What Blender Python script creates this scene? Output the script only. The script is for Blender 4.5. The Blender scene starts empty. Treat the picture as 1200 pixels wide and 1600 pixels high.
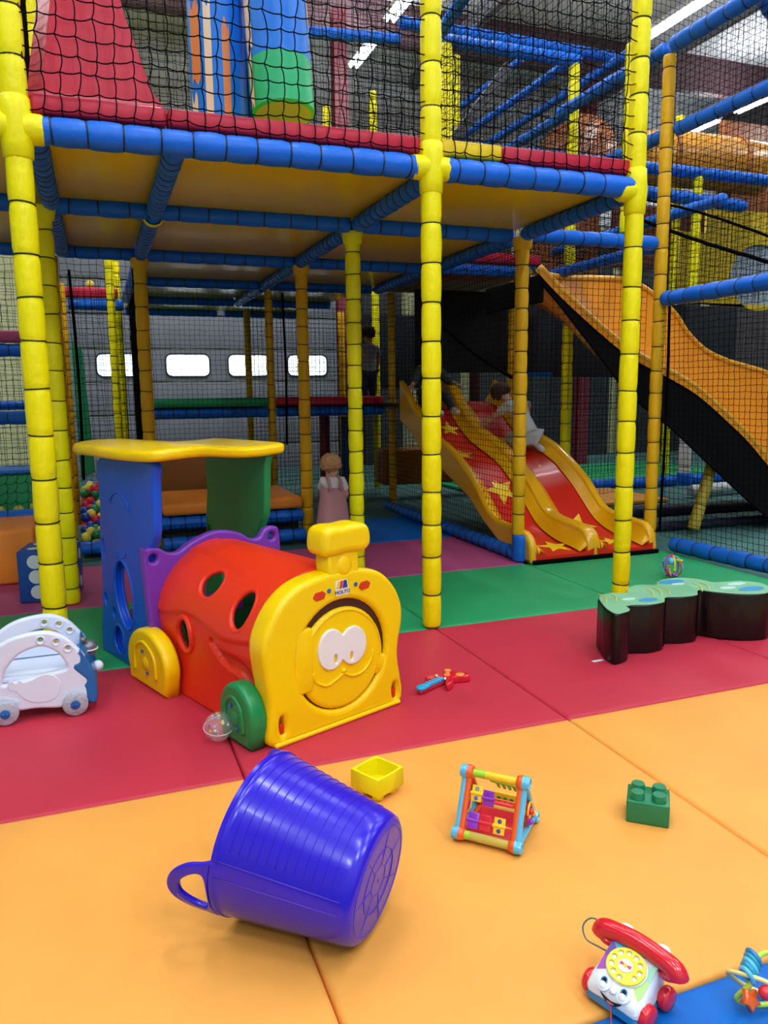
import bpy, bmesh, math, random
import numpy as np
from mathutils import Vector, Matrix, Quaternion, noise
S = bpy.context.scene; COL = S.collection
PI = math.pi; rnd = random.Random(7)
# ---------------------------------------------------------------- camera
cam = bpy.data.cameras.new('camera'); co = bpy.data.objects.new('camera', cam); COL.objects.link(co)
cam.sensor_fit = 'HORIZONTAL'; cam.sensor_width = 36; cam.lens = 36; cam.clip_end = 80
th, rl, yw = math.radians(8.86), math.radians(-0.65), math.radians(20.33)
fw = Vector((math.sin(yw)*math.cos(th), math.cos(yw)*math.cos(th), -math.sin(th)))
rt = Vector((math.cos(yw), -math.sin(yw), 0)); up = rt.cross(fw)
r2 = rt*math.cos(rl)+up*math.sin(rl); u2 = -rt*math.sin(rl)+up*math.cos(rl)
M = Matrix((r2, u2, -fw)).transposed().to_4x4(); M.translation = (0, 0, 1.3); co.matrix_world = M
S.camera = co
# ---------------------------------------------------------------- world, exposure
w = bpy.data.worlds.new('world'); S.world = w; w.use_nodes = True
w.node_tree.nodes['Background'].inputs[0].default_value = (0.75, 0.85, 1, 1)
w.node_tree.nodes['Background'].inputs[1].default_value = 0.4
S.view_settings.view_transform = 'Standard'; S.view_settings.look = 'None'
S.view_settings.gamma = 1; S.view_settings.use_curve_mapping = False
S.view_settings.exposure = 0.0
S.cycles.max_bounces = 6; S.cycles.transparent_max_bounces = 12; S.cycles.caustics_reflective = False; S.cycles.caustics_refractive = False
LAMP_W = 54.0
LAMPS = [(-2.4, y) for y in (-3.4, -0.2, 3.0, 6.2, 9.4)] + [(0.9, y) for y in (-3.4, -0.2, 3.0, 6.2, 9.2)] + [(4.0, y) for y in (-3.4, -0.2, 3.0, 6.4, 9.6)] + [(7.6, y) for y in (-0.2, 3.0, 6.2, 9.0)] + [(11.1, y) for y in (4.4, 7.6, 10.8)] + [(4.0, 11.5), (11.1, 12.4)]  # two farthest in second row are added unseen to brighten the upper back wall
for x, y in LAMPS:
    l = bpy.data.lights.new('tube_light', 'AREA'); l.shape = 'RECTANGLE'; l.size = 0.16; l.size_y = 1.5 if y < 11.2 else 0.8; l.energy = LAMP_W*(1 if y < 11.2 else .5)
    l.color = (0.93, 0.97, 1.0)
    if y > 5.5 and x < 5: l.energy *= .62
    if y < -3: l.energy *= 2.2
    elif y < 4: l.energy *= .9
    u_ = l.copy(); u_.energy = l.energy*((1.9 if x < 6 else .5) if y > 5.5 else .35); uo = bpy.data.objects.new('tube_uplight', u_); COL.objects.link(uo); uo.location = (x, y, 6.3); uo.rotation_euler = (PI, 0, 0)
    lo = bpy.data.objects.new('tube_light', l); COL.objects.link(lo); lo.location = (x, y, 6.13)
# ---------------------------------------------------------------- helpers
def lin(c):
    if isinstance(c, str):
        c = c.lstrip('#'); c = [int(c[i:i+2], 16)/255 for i in (0, 2, 4)]
        return tuple(v/12.92 if v <= .04045 else ((v+.055)/1.055)**2.4 for v in c)
    return tuple(c)
MATS = {}
def mat(name, col, rough=.5, spec=.5, bump=0, bscale=30, bstretch=(1, 1, 1), var=0, vscale=3, metal=0, emit=0, trans=0, alpha=1, coat=0, sheen=0, transp=0):
    if name in MATS: return MATS[name]
    m = bpy.data.materials.new(name); MATS[name] = m; m.use_nodes = True
    nt = m.node_tree; b = nt.nodes['Principled BSDF']; c = (*lin(col), 1)
    m.diffuse_color = c
    b.inputs['Base Color'].default_value = c; b.inputs['Roughness'].default_value = rough
    b.inputs['Specular IOR Level'].default_value = spec; b.inputs['Metallic'].default_value = metal
    b.inputs['Coat Weight'].default_value = coat; b.inputs['Coat Roughness'].default_value = .08
    b.inputs['Transmission Weight'].default_value = trans; b.inputs['Alpha'].default_value = alpha
    if emit: b.inputs['Emission Color'].default_value = c; b.inputs['Emission Strength'].default_value = emit
    if bump or var:
        tc = nt.nodes.new('ShaderNodeTexCoord'); mp = nt.nodes.new('ShaderNodeMapping'); mp.inputs['Scale'].default_value = bstretch
        nt.links.new(tc.outputs['Object'], mp.inputs[0])
    if bump:
        n = nt.nodes.new('ShaderNodeTexNoise'); n.inputs['Scale'].default_value = bscale; n.inputs['Detail'].default_value = 3
        nt.links.new(mp.outputs[0], n.inputs['Vector'])
        bp = nt.nodes.new('ShaderNodeBump'); bp.inputs['Strength'].default_value = bump; bp.inputs['Distance'].default_value = .02
        nt.links.new(n.outputs[0], bp.inputs['Height']); nt.links.new(bp.outputs[0], b.inputs['Normal'])
    if var:
        n = nt.nodes.new('ShaderNodeTexNoise'); n.inputs['Scale'].default_value = vscale; n.inputs['Detail'].default_value = 4
        nt.links.new(tc.outputs['Object'], n.inputs['Vector'])
        hs = nt.nodes.new('ShaderNodeHueSaturation'); hs.inputs['Color'].default_value = c
        mr = nt.nodes.new('ShaderNodeMapRange'); mr.inputs['From Min'].default_value = .3; mr.inputs['From Max'].default_value = .7
        mr.inputs['To Min'].default_value = 1-var; mr.inputs['To Max'].default_value = 1+var
        nt.links.new(n.outputs[0], mr.inputs[0]); nt.links.new(mr.outputs[0], hs.inputs['Value']); nt.links.new(hs.outputs[0], b.inputs['Base Color'])
    return m
def vinyl(name, col, **k): return mat(name, col, **{**dict(rough=.42, spec=.3, bump=.35, bscale=9, var=.05), **k})
def plast(name, col, **k): return mat(name, col, **{**dict(rough=.25, spec=.5), **k})

def mesh_obj(name, me, m=None, parent=None, loc=None, rot=None, kind=None, label=None, smooth=None):
    o = bpy.data.objects.new(name, me); COL.objects.link(o)
    if m is not None and len(me.materials) == 0:
        for q in (m if isinstance(m, (list, tuple)) else [m]): me.materials.append(q)
    if parent: o.parent = parent
    if loc: o.location = loc
    if rot: o.rotation_euler = rot
    if kind: o['kind'] = kind
    if label: o['label'] = label
    return o
def tag(o, label, cat, group=None, kind=None):
    o['label'] = label; o['category'] = cat
    if group: o['group'] = group
    if kind: o['kind'] = kind
    return o
def thing(name, label, cat, loc=(0, 0, 0), rotz=0, group=None, rot=None):
    o = bpy.data.objects.new(name, None); COL.objects.link(o); o.empty_display_size = .1
    o.location = loc; o.rotation_euler = rot or (0, 0, rotz)
    return tag(o, label, cat, group)

class MB:
    """collects shapes; build() links them as one mesh object"""
    def __init__(s): s.v = []; s.f = []; s.mi = []
    def add(s, vs, fs, M=None, mi=0):
        b = len(s.v)
        s.v += [tuple(M @ Vector(p)) for p in vs] if M is not None else [tuple(p) for p in vs]
        s.f += [tuple(i+b for i in f) for f in fs]; s.mi += [mi]*len(fs); return s
    def box(s, x0, y0, z0, x1, y1, z1, M=None, mi=0):
        vs = [(x, y, z) for z in (z0, z1) for y in (y0, y1) for x in (x0, x1)]
        return s.add(vs, [(0, 2, 3, 1), (4, 5, 7, 6), (0, 1, 5, 4), (2, 6, 7, 3), (0, 4, 6, 2), (1, 3, 7, 5)], M, mi)
    def rbox(s, x0, y0, z0, x1, y1, z1, r=.01, seg=3, M=None, mi=0):
        bm = bmesh.new(); bmesh.ops.create_cube(bm, size=1)
        for v in bm.verts: v.co = ((x0+x1)/2+v.co.x*(x1-x0), (y0+y1)/2+v.co.y*(y1-y0), (z0+z1)/2+v.co.z*(z1-z0))
        bmesh.ops.bevel(bm, geom=bm.edges[:], offset=r, segments=seg, affect='EDGES', profile=.5)
        return s.bm(bm, M, mi)
    def bm(s, bm, M=None, mi=0):
        bm.verts.index_update(); vs = [v.co.copy() for v in bm.verts]; fs = [tuple(v.index for v in f.verts) for f in bm.faces]; bm.free()
        return s.add(vs, fs, M, mi)
    def mesh(s, me, M=None, mi=0):
        return s.add([v.co.copy() for v in me.vertices], [tuple(p.vertices) for p in me.polygons], M, mi)
    def lathe(s, prof, n=20, M=None, mi=0, cap=True, a0=0, a1=2*PI):
        full = abs(a1-a0-2*PI) < 1e-6; k = n if full else n+1
        vs = [(r*math.cos(a0+(a1-a0)*i/n), r*math.sin(a0+(a1-a0)*i/n), z) for r, z in prof for i in range(k)]
        fs = [(j*k+i, j*k+(i+1) % k, (j+1)*k+(i+1) % k, (j+1)*k+i) for j in range(len(prof)-1) for i in range(n)]
        if cap and full: fs += [tuple(range(k))[::-1], tuple((len(prof)-1)*k+i for i in range(k))]
        return s.add(vs, fs, M, mi)
    def tube(s, pts, r, n=8, closed=False, M=None, mi=0, cap=True, flat=1.0):
        pts = [Vector(p) for p in pts]; m = len(pts); rs = r if isinstance(r, (list, tuple)) else [r]*m
        T = []
        for i in range(m):
            a = pts[(i-1) % m] if (closed or i) else pts[0]; b = pts[(i+1) % m] if (closed or i < m-1) else pts[-1]
            T.append((b-a).normalized())
        x = T[0].orthogonal().normalized(); vs = []
        for i in range(m):
            x = (x-T[i]*x.dot(T[i])).normalized(); y = T[i].cross(x)
            vs += [pts[i]+(x*math.cos(2*PI*k/n)+y*math.sin(2*PI*k/n)*flat)*rs[i] for k in range(n)]
        fs = [(j*n+i, j*n+(i+1) % n, ((j+1) % m)*n+(i+1) % n, ((j+1) % m)*n+i) for j in range(m if closed else m-1) for i in range(n)]
        if cap and not closed: fs += [tuple(range(n))[::-1], tuple((m-1)*n+i for i in range(n))]
        return s.add(vs, fs, M, mi)
    def ball(s, c, r, n=12, M=None, mi=0, sc=(1, 1, 1)):
        prof = [(max(1e-4, r*math.sin(PI*j/(n//2+2))), -r*math.cos(PI*j/(n//2+2))) for j in range(n//2+3)]
        T = Matrix.Translation(c) @ Matrix.Diagonal((*sc, 1)); T = (M @ T) if M is not None else T
        return s.lathe(prof, n, T, mi)
    def torus(s, c, R, r, n=24, k=8, M=None, mi=0, a0=0, a1=2*PI):
        closed = abs(a1-a0-2*PI) < 1e-6
        pts = [(c[0]+R*math.cos(a0+(a1-a0)*i/n), c[1]+R*math.sin(a0+(a1-a0)*i/n), c[2]) for i in range(n if closed else n+1)]
        return s.tube(pts, r, k, closed, M, mi)
    def me(s, name, smooth=40):
        me = bpy.data.meshes.new(name); me.from_pydata(s.v, [], s.f)
        me.polygons.foreach_set('material_index', s.mi)
        if smooth:
            me.polygons.foreach_set('use_smooth', [True]*len(me.polygons)); me.update()
            if smooth < 170: me.set_sharp_from_angle(angle=math.radians(smooth))
        me.update(); return me
    def build(s, name, m, parent=None, loc=None, rot=None, kind=None, label=None, smooth=40):
        return mesh_obj(name, s.me(name, smooth), m, parent, loc, rot, kind, label)
def copy_tree(o, parent=None, loc=None, rotz=None):
    c = o.copy(); COL.objects.link(c); c.parent = parent
    if loc is not None: c.location = loc
    if rotz is not None: c.rotation_euler = (0, 0, rotz)
    for ch in list(o.children): copy_tree(ch, c)
    return c
def spl(pts, n=6, closed=True):
    """Catmull-Rom through 2D / 3D points"""
    P = [Vector(p) for p in pts]; m = len(P); out = []
    for i in range(m if closed else m-1):
        a, b, c, d = (P[(i-1) % m], P[i], P[(i+1) % m], P[(i+2) % m]) if closed else (P[max(i-1, 0)], P[i], P[i+1], P[min(i+2, m-1)])
        for k in range(n):
            t = k/n; out.append(.5*((2*b)+(c-a)*t+(2*a-5*b+4*c-d)*t*t+(3*b-3*c+d-a)*t**3))
    if not closed: out.append(P[-1])
    return out
def ell(cx, cy, rx, ry, n=24, a=0):
    return [(cx+rx*math.cos(t)*math.cos(a)-ry*math.sin(t)*math.sin(a), cy+rx*math.cos(t)*math.sin(a)+ry*math.sin(t)*math.cos(a)) for t in [2*PI*i/n for i in range(n)]]
def plate_me(loops, thick, bevel=.004, res=2):
    """2D outlines (first outer, others holes) filled, extruded to total thickness along local Z, rounded edge"""
    cu = bpy.data.curves.new('c', 'CURVE'); cu.dimensions = '2D'; cu.fill_mode = 'BOTH'
    for L in loops:
        sp = cu.splines.new('POLY'); sp.points.add(len(L)-1)
        for i, p in enumerate(L): sp.points[i].co = (p[0], p[1], 0, 1)
        sp.use_cyclic_u = True
    cu.extrude = max(1e-4, thick/2-bevel); cu.bevel_depth = bevel; cu.bevel_resolution = res; cu.offset = -bevel
    o = bpy.data.objects.new('c', cu); COL.objects.link(o)
    dg = bpy.context.evaluated_depsgraph_get(); me = bpy.data.meshes.new_from_object(o.evaluated_get(dg))
    bpy.data.objects.remove(o); bpy.data.curves.remove(cu); return me
def text_me(txt, size, ext=.0005):
    cu = bpy.data.curves.new('t', 'FONT'); cu.body = txt; cu.size = size; cu.extrude = ext; cu.align_x = 'CENTER'; cu.align_y = 'CENTER'; cu.resolution_u = 3
    o = bpy.data.objects.new('t', cu); COL.objects.link(o)
    me = bpy.data.meshes.new_from_object(o.evaluated_get(bpy.context.evaluated_depsgraph_get())); bpy.data.objects.remove(o); me.materials.clear(); return me
def star(cx, cy, R, r=.4, rot=0): return [(cx+(R if i % 2 == 0 else R*r)*math.cos(rot+i*PI/5), cy+(R if i % 2 == 0 else R*r)*math.sin(rot+i*PI/5)) for i in range(10)]
XZ = Matrix.Rotation(PI/2, 4, 'X')   # local plate XY -> world XZ, its +Z -> -Y (towards the viewer)
def T(x=0, y=0, z=0): return Matrix.Translation((x, y, z))
def R(a, ax='Z'): return Matrix.Rotation(math.radians(a), 4, ax)

# materials shared
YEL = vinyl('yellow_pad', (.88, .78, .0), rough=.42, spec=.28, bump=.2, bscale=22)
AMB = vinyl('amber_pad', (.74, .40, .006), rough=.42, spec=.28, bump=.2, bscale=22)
BLU = vinyl('blue_pad', (.006, .135, .68), rough=.42, spec=.28, bump=.2, bscale=22)
WHT = vinyl('white_pad', (.75, .78, .8))
BLK = mat('black_cord', (.002, .002, .003), rough=.8, spec=.05)
TIE = mat('tie_black', (.008, .008, .009), rough=.4)
REDV = vinyl('red_vinyl', (.54, .014, .045)); GRNV = vinyl('green_vinyl', (.018, .33, .13)); ORGV = vinyl('orange_vinyl', (.80, .25, .03))
YELV = vinyl('yellow_vinyl', (.85, .58, .01))
DARK = mat('dark_steel', (.02, .02, .025), rough=.6)

# ---------------------------------------------------------------- the hall
def structure(o): o['kind'] = 'structure'; return o
fl = MB().box(-7, -6, -.14, 13, 14, -.05).build('floor', mat('hall_floor', (.06, .17, .16), rough=.6, var=.15), smooth=0); structure(fl)
CREAM = mat('cream_cladding', (.62, .62, .36), rough=.6, var=.1); GREYC = mat('grey_cladding', (.66, .68, .73), rough=.6, var=.1)
def corrugated(name, x0, x1, z0, z1, y, m, step=.2, horiz=False):
    mb = MB(); n = int((z1-z0 if horiz else x1-x0)/step)
    mb.box(x0, y, z0, x1, y+.1, z1)
    for i in range(n):
        if horiz: mb.box(x0, y-.035, z0+i*step+.03, x1, y, z0+(i+.6)*step)
        else: mb.box(x0+i*step+.03, y-.035, z0, x0+(i+.6)*step, y, z1)
    return structure(mb.build(name, m, smooth=0))
wb = corrugated('wall_back', -7, 13, -.05, 7.2, 14, CREAM)
DKP = mat('dark_boarding', (.035, .04, .045), rough=.7, var=.2)
for i, x in enumerate((4.7, 5.9, 7.0, 8.3, 9.4, 10.6, 11.7)): structure(MB().rbox(x, 13.7, -.05, x+.78, 13.9, 4.5, .01, 1).build(f'trim_{40+i}', DKP))
corrugated('trim_1', -7, 13, 4.62, 7.2, 13.95, GREYC, .16, True)
wl = MB().box(-7.1, -6, -.05, -7, 14, 7.2).build('wall_left', CREAM, smooth=0); structure(wl)
wr = MB().box(13, -6, -.05, 13.1, 14, 7.2).build('wall_right', mat('dark_wall', (.10, .09, .10), rough=.7), smooth=0); structure(wr)
wf = MB().box(-7, -6.1, -.05, 13, -6, 7.2).build('wall_front', mat('pale_wall', (.75, .76, .78), rough=.7), smooth=0); structure(wf)
ce = MB().box(-7, -6, 7.2, 13, 14, 7.3).build('ceiling', mat('white_roof', (.78, .80, .84), rough=.6, var=.05), smooth=0); structure(ce)
k = 2
for y in (1.5, 5.0, 8.5, 12.0):
    o = MB().box(-7, y-.08, 6.6, 13, y+.08, 7.2).build(f'trim_{k}', mat('roof_steel', (.10, .05, .06), rough=.6), smooth=0); structure(o); k += 1
for x in (-4.5, -1.0, 2.4, 5.8, 9.4):
    o = MB().box(x-.06, -6, 6.75, x+.06, 14, 6.98).build(f'trim_{k}', mat('purlin', (.14, .14, .16), rough=.6), smooth=0); structure(o); k += 1
for x, y in ((3.55, 11.2), (8.3, 12), (-3.2, 12)):
    mb = MB().box(x-.10, y-.09, -.05, x+.10, y-.07, 6.6).box(x-.10, y+.07, -.05, x+.10, y+.09, 6.6).box(x-.015, y-.07, -.05, x+.015, y+.07, 6.6)
    o = mb.build('steel_column', mat('red_steel', (.22, .03, .05), rough=.5), smooth=0)
    tag(o, {3.55: 'red painted steel column rising behind the upper netting near the hanging tube light', 8.3: 'red painted steel column far back right by the big tube slide', -3.2: 'red painted steel column far back left against the cream wall'}[x], 'column')
# sectional door with its windows
dr = bpy.data.objects.new('door_1', None); COL.objects.link(dr); structure(dr); dr['label'] = 'pale grey sectional hall door of wide horizontal panels with rounded windows'
DP = mat('door_panel', (.20, .21, .25), rough=.5, var=.08)
dx0, dx1 = -.55, 4.5
pm = MB().rbox(dx0, 13.88, .005, dx1, 13.94, .545, .012, 2).me('panel')
for i in range(8):
    if i == 3: continue
    mesh_obj('panel', pm, DP, dr, (0, 0, i*.56-.155))
wins = [(.43, .85), (1.55, .85), (2.61, .85), (3.68, .85)]
zc = 1.80
me = plate_me([[(dx0, -.27), (dx1, -.27), (dx1, .27), (dx0, .27)]] + [[(cx+sx*(.37-.1)+.1*math.cos(a), sy*.09+.1*math.sin(a)) for sx, sy, a0 in ((1, 1, 0), (-1, 1, 90), (-1, -1, 180), (1, -1, 270)) for a in [math.radians(a0+t) for t in (0, 22, 45, 67, 90)]] for cx, _ in wins], .05, .004, 1)
me.transform(XZ); mesh_obj('panel', me, DP, dr, (0, 13.91, zc-.05+.05))
SKY = mat('daylight_pane', (.82, .92, 1.0), rough=.2, emit=1.6)
for i, (cx, _) in enumerate(wins):
    o = bpy.data.objects.new(f'window_{i+1}', None); COL.objects.link(o); structure(o); o.location = (cx, 13.9, zc)
    rr = [(sx*(.37-.1)+q*math.cos(a), sy*.09+q*math.sin(a)) for q in (.115,) for sx, sy, a0 in ((1, 1, 0), (-1, 1, 90), (-1, -1, 180), (1, -1, 270)) for a in [math.radians(a0+t) for t in (0, 22, 45, 67, 90)]]
    ri = [(sx*(.37-.1)+q*math.cos(a), sy*.09+q*math.sin(a)) for q in (.09,) for sx, sy, a0 in ((1, 1, 0), (-1, 1, 90), (-1, -1, 180), (1, -1, 270)) for a in [math.radians(a0+t) for t in (0, 22, 45, 67, 90)]]
    f = plate_me([rr, ri], .02, .003, 1); f.transform(XZ); mesh_obj('window_frame', f, DARK, o, (0, -.04, 0))
    p = plate_me([ri], .006, .001, 1); p.transform(XZ); mesh_obj('pane', p, SKY, o, (0, -.02, 0))
# tube lamps
TUBE = mat('tube_glow', (.93, .97, 1.0), emit=14); LW = mat('lamp_white', (.8, .8, .82), rough=.4)
lampme = {}
for i, (x, y) in enumerate(LAMPS):
    ln = 1.5 if y < 11.2 else .8
    t = thing('tube_lamp', 'x', 'lamp', (x, y, 6.2), group='tube lamps hung in rows under the hall roof')
    if ln not in lampme:
        a = MB().rbox(-.11, -ln/2-.03, -.0, .11, ln/2+.03, .06, .01, 1); b = MB()
        for s in (-.05, .05): b.tube([(s, -ln/2, -.02), (s, ln/2, -.02)], .02, 8)
        c = MB()
        for s in (-ln/2+.2, ln/2-.2): c.tube([(0, s, .06), (0, s, 1.0)], .006, 5)
        lampme[ln] = (a.me('lamp_housing'), b.me('lamp_tube'), c.me('hanger'))
    for nm, q, mm in zip(('lamp_housing', 'lamp_tube', 'hanger'), lampme[ln], (LW, TUBE, DARK)): mesh_obj(nm, q, mm, t)
    lab = 'glowing white tube lamp hung overhead beyond the picture, one of the hall rows'
    if (x, y) == (4.0, 9.6): lab = 'bright tube lamp at top centre, left of the middle yellow post top'
    elif (x, y) == (4.0, 11.5): lab = 'short bright tube lamp just beyond the top centre one, farther and lower'
    elif (x, y) == (11.1, 10.8): lab = 'bright tube lamp at upper right over the orange tube slide'
    elif (x, y) == (11.1, 12.4): lab = 'short bright tube lamp farther than the upper right one'
    t['label'] = lab

# ---------------------------------------------------------------- floor mats
MC = {'blue': vinyl('mat_blue', (.0, .13, .55), bump=.15, bscale=3.5, rough=.5), 'orange': vinyl('mat_orange', (.83, .36, .07), bump=.15, bscale=3.5, rough=.5),
      'red': vinyl('mat_red', (.52, .03, .06), bump=.15, bscale=3.5, rough=.5), 'green': vinyl('mat_green', (.02, .34, .125), bump=.15, bscale=3.5, rough=.5),
      'pink': vinyl('mat_pink', (.42, .07, .20), bump=.15, bscale=3.5, rough=.5)}
def mat_me(x0, y0, x1, y1, h=.05, puff=.004, seed=0):
    nx, ny = 14, 14; r = .012; vs = []; fs = []
    def edge(t): return t
    us = [0, .004, .012, .03] + [i/nx for i in range(1, nx)] + [.97, .988, .996, 1]; us = sorted(us)
    k = len(us)
    for j, b in enumerate(us):
        for i, a in enumerate(us):
            d = min(a, 1-a)*(x1-x0); e = min(b, 1-b)*(y1-y0); m = min(d, e)
            z = -r + math.sqrt(max(0, r*r-(r-min(m, r))**2)) + puff*min(1, m/.12) + .003*noise.noise(Vector((x0*3+a*3+seed, y0+b*3, seed)))*min(1, m/.2)
            vs.append((x0+a*(x1-x0), y0+b*(y1-y0), z-puff))
    for j in range(k-1):
        for i in range(k-1): fs.append((j*k+i, j*k+i+1, (j+1)*k+i+1, (j+1)*k+i))
    ring = [i for i in range(k)]+[j*k+k-1 for j in range(1, k)]+[(k-1)*k+i for i in range(k-2, -1, -1)]+[j*k for j in range(k-2, 0, -1)]
    b = len(vs)
    for i in ring: vs.append((vs[i][0], vs[i][1], -h))
    n = len(ring)
    for i in range(n): fs.append((ring[i], b+i, b+(i+1) % n, ring[(i+1) % n]))
    fs.append(tuple(b+i for i in range(n))[::-1])
    return MB().add(vs, fs).me('mat', 60)
strips = [('blue', -.10, 1.19, 'bottom right corner', 1.7), ('orange', 1.19, 2.485, 'foreground', 2.9), ('red', 2.485, 3.785, 'middle', 0), ('green', 3.785, 5.0, 'behind the red ones', 0), ('pink', 5.0, 6.24, 'under the platform', 0), ('blue', 6.24, 7.5, 'deep under the platform', 0)]
xs = [-3.5, -2.2, -.9, .4, 1.7, 3.0, 4.3, 5.6]
names = {
 ('blue', 1.19, .4): 'blue floor mat under the toy telephone at the bottom edge', ('blue', 1.19, 1.7): 'blue floor mat past the right bottom corner of the orange ones',
 ('orange', 2.485, -.9): 'orange floor mat left under the rim of the purple tub', ('orange', 2.485, .4): 'orange floor mat carrying the yellow block and the triangular activity toy', ('orange', 2.485, 1.7): 'orange floor mat at the right edge behind the green block', ('orange', 2.485, 3.0): 'orange floor mat farthest right, beyond the one behind the green block',
 ('red', 3.785, -.9): 'red floor mat left, under the white toy car and train side', ('red', 3.785, .4): 'red floor mat under the yellow train front and the guitar toy', ('red', 3.785, 1.7): 'red floor mat between the middle post and the caterpillar bench', ('red', 3.785, 3.0): 'red floor mat under the right end of the caterpillar bench',
 ('green', 5.0, -.9): 'green floor mat left, behind the toy car beside the blue train cabin', ('green', 5.0, .4): 'green floor mat behind the train, left of the middle post', ('green', 5.0, 1.7): 'green floor mat right of the middle yellow post', ('green', 5.0, 3.0): 'green floor mat in front of the double slide',
 ('pink', 6.24, -.9): 'pink floor mat under the blue dice', ('pink', 6.24, .4): 'pink floor mat behind the train roof and cabin', ('pink', 6.24, 1.7): 'pink floor mat beside the blue floor rail of the slide',
 ('blue', 7.5, 1.7): 'blue floor mat in shadow behind the pink one, beside the netted slide side'}
sd = 0
for c, y0, y1, wh, _ in strips:
    for i in range(len(xs)-1):
        x0, x1 = xs[i], xs[i+1]
        if c == 'pink' and x0 > 2: continue
        if c == 'blue' and y1 > 7 and (x0 < 1.6 or x0 > 2): continue
        if c == 'green' and x1 > 4.4: continue
        if x0 < -3 or x0 > 4.2 or (x0 < -2 and y0 < 2): continue
        sd += 1
        if x1 > 4.35 and y0 > 2.4: continue
        o = mesh_obj('floor_mat', mat_me(x0+.002, y0+.002, x1-.002, y1-.002, seed=sd), MC[c])
        lab = names.get((c, y1, x0), f'{c} floor mat in the strip {wh}, out at the {"left" if x0 < 0 else "right"} side')
        tag(o, lab, 'floor mat', 'padded floor mats')

# ---------------------------------------------------------------- padded posts, beams
tie_cache = {}
def sleeve_mb(L, r, sp, seed, off=0.0):
    rg = random.Random(seed); n = 14; ties = []; z = off+sp*rg.uniform(.5, 1)
    while z < L-.06: ties.append(z); z += sp*rg.uniform(.9, 1.1)
    cuts = [0]+ties+[L]; prof = []
    for a, b in zip(cuts[:-1], cuts[1:]):
        d = b-a; fat = r*rg.uniform(.97, 1.03)
        for q, k in ((.004, .905), (.014, .96), (.036, .995)): 
            if q < d/2: prof.append((a+q, fat*k))
        prof.append((a+d/2, fat*1.01))
        for q, k in ((.036, .995), (.014, .96), (.004, .905)):
            if q < d/2: prof.append((b-q, fat*k))
    vs = []; 
    for j, (zz, rr) in enumerate(prof):
        cr = rg.uniform(-.012, .012) if abs(rr/r-1) < .06 else 0
        for i in range(n):
            a = 2*PI*i/n; q = rr*(1+.02*noise.noise(Vector((math.cos(a)*2, math.sin(a)*2+seed, zz*14)))) + cr*.1*math.cos(a*3+j)
            if .94 < rr/r < .98: q *= 1+.022*math.sin(a*5+seed+j*1.3)
            vs.append((q*math.cos(a), q*math.sin(a), zz))
    fs = [(j*n+i, j*n+(i+1) % n, (j+1)*n+(i+1) % n, (j+1)*n+i) for j in range(len(prof)-1) for i in range(n)]
    fs += [tuple(range(n))[::-1], tuple((len(prof)-1)*n+i for i in range(n))]
    return MB().add(vs, fs), ties
nmem = [0]
def member(name, p0, p1, r, m, label, sp=.17, near=True, cat=None, foot=None, joint=None):
    nmem[0] += 1; p0, p1 = Vector(p0), Vector(p1); d = p1-p0; L = d.length
    t = thing(name, label, cat or ('post' if name == 'padded_post' else 'beam'), p0)
    t.rotation_mode = 'QUATERNION'; t.rotation_quaternion = d.to_track_quat('Z', 'Y')
    mb, ties = sleeve_mb(L, r, sp, nmem[0]); mb.build('foam_sleeve', m, t, smooth=170)
    if near:
        key = round(r, 3)
        if key not in tie_cache: tie_cache[key] = MB().torus((0, 0, 0), r*.918, .0038, 16, 5).me('cable_tie', 170)
        for z in ties:
            o = mesh_obj('cable_tie', tie_cache[key], TIE, t, (0, 0, z)); o.rotation_euler = (rnd.uniform(-.07, .07), rnd.uniform(-.07, .07), 0)
    else:
        mb = MB()
        for z in ties: mb.torus((0, 0, z), r*.94, .0036, 10, 3)
        if ties: mb.build('cable_ties', TIE, t, kind='stuff')
    if foot is not None:
        MB().lathe([(r*.9, 0), (r*1.22, .005), (r*1.25, .08), (r*1.15, .15), (r*.9, .17)], 16).build('foot_cover', foot, t, smooth=60, label='blue fabric foot cover')
    if joint is not None:
        for z, dirs in joint:
            mb = MB(); mb.lathe([(r*.9, -.13), (r*1.12, -.12), (r*1.18, -.06), (r*1.28, 0), (r*1.18, .06), (r*1.12, .12), (r*.9, .13)], 16, T(0, 0, z))
            for v in dirs:
                q = Vector(v).to_track_quat('Z', 'Y').to_matrix().to_4x4()
                mb.lathe([(r*1.2, 0), (r*1.15, .06), (r*1.12, .1), (r*.98, .115)], 14, T(0, 0, z) @ q)
            mb.build('joint_cover', m, t, smooth=50, label='gathered fabric joint cover')
    return t
def post(x, y, z0, z1, label, r=.053, sp=.19, near=True, m=YEL, **k): return member('padded_post', (x, y, z0), (x, y, z1), r, m, label, sp, near, **k)
def beam(p0, p1, label, r=.053, sp=.165, near=True, m=BLU, **k): return member('padded_beam', p0, p1, r, m, label, sp, near, **k)
X1, X2 = (1, 0, 0), (-1, 0, 0); B_ = (0, 1, 0)
Z2 = 2.43
post(-.24, 3.81, 0, 4.4, 'thick yellow padded post at the left, nearest, standing behind the white toy car', r=.056, sp=.2, joint=[(Z2, (X1, X2))])
post(1.69, 3.81, 0, 4.4, 'yellow padded post in the middle where the green mats meet the red', sp=.195, joint=[(Z2, (X1, X2))])
post(2.96, 3.81, 0, 4.4, 'tall yellow padded post behind the left end of the caterpillar bench', sp=.2, joint=[(Z2-.02, (X1,))])
post(-.22, 5.12, 0, 2.40, 'yellow padded post right behind the nearest left one', sp=.17)
post(-.25, 6.72, 0, 2.38, 'yellow padded post third in the left row, at the ball pit front corner', sp=.16, r=.05, m=AMB)
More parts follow.
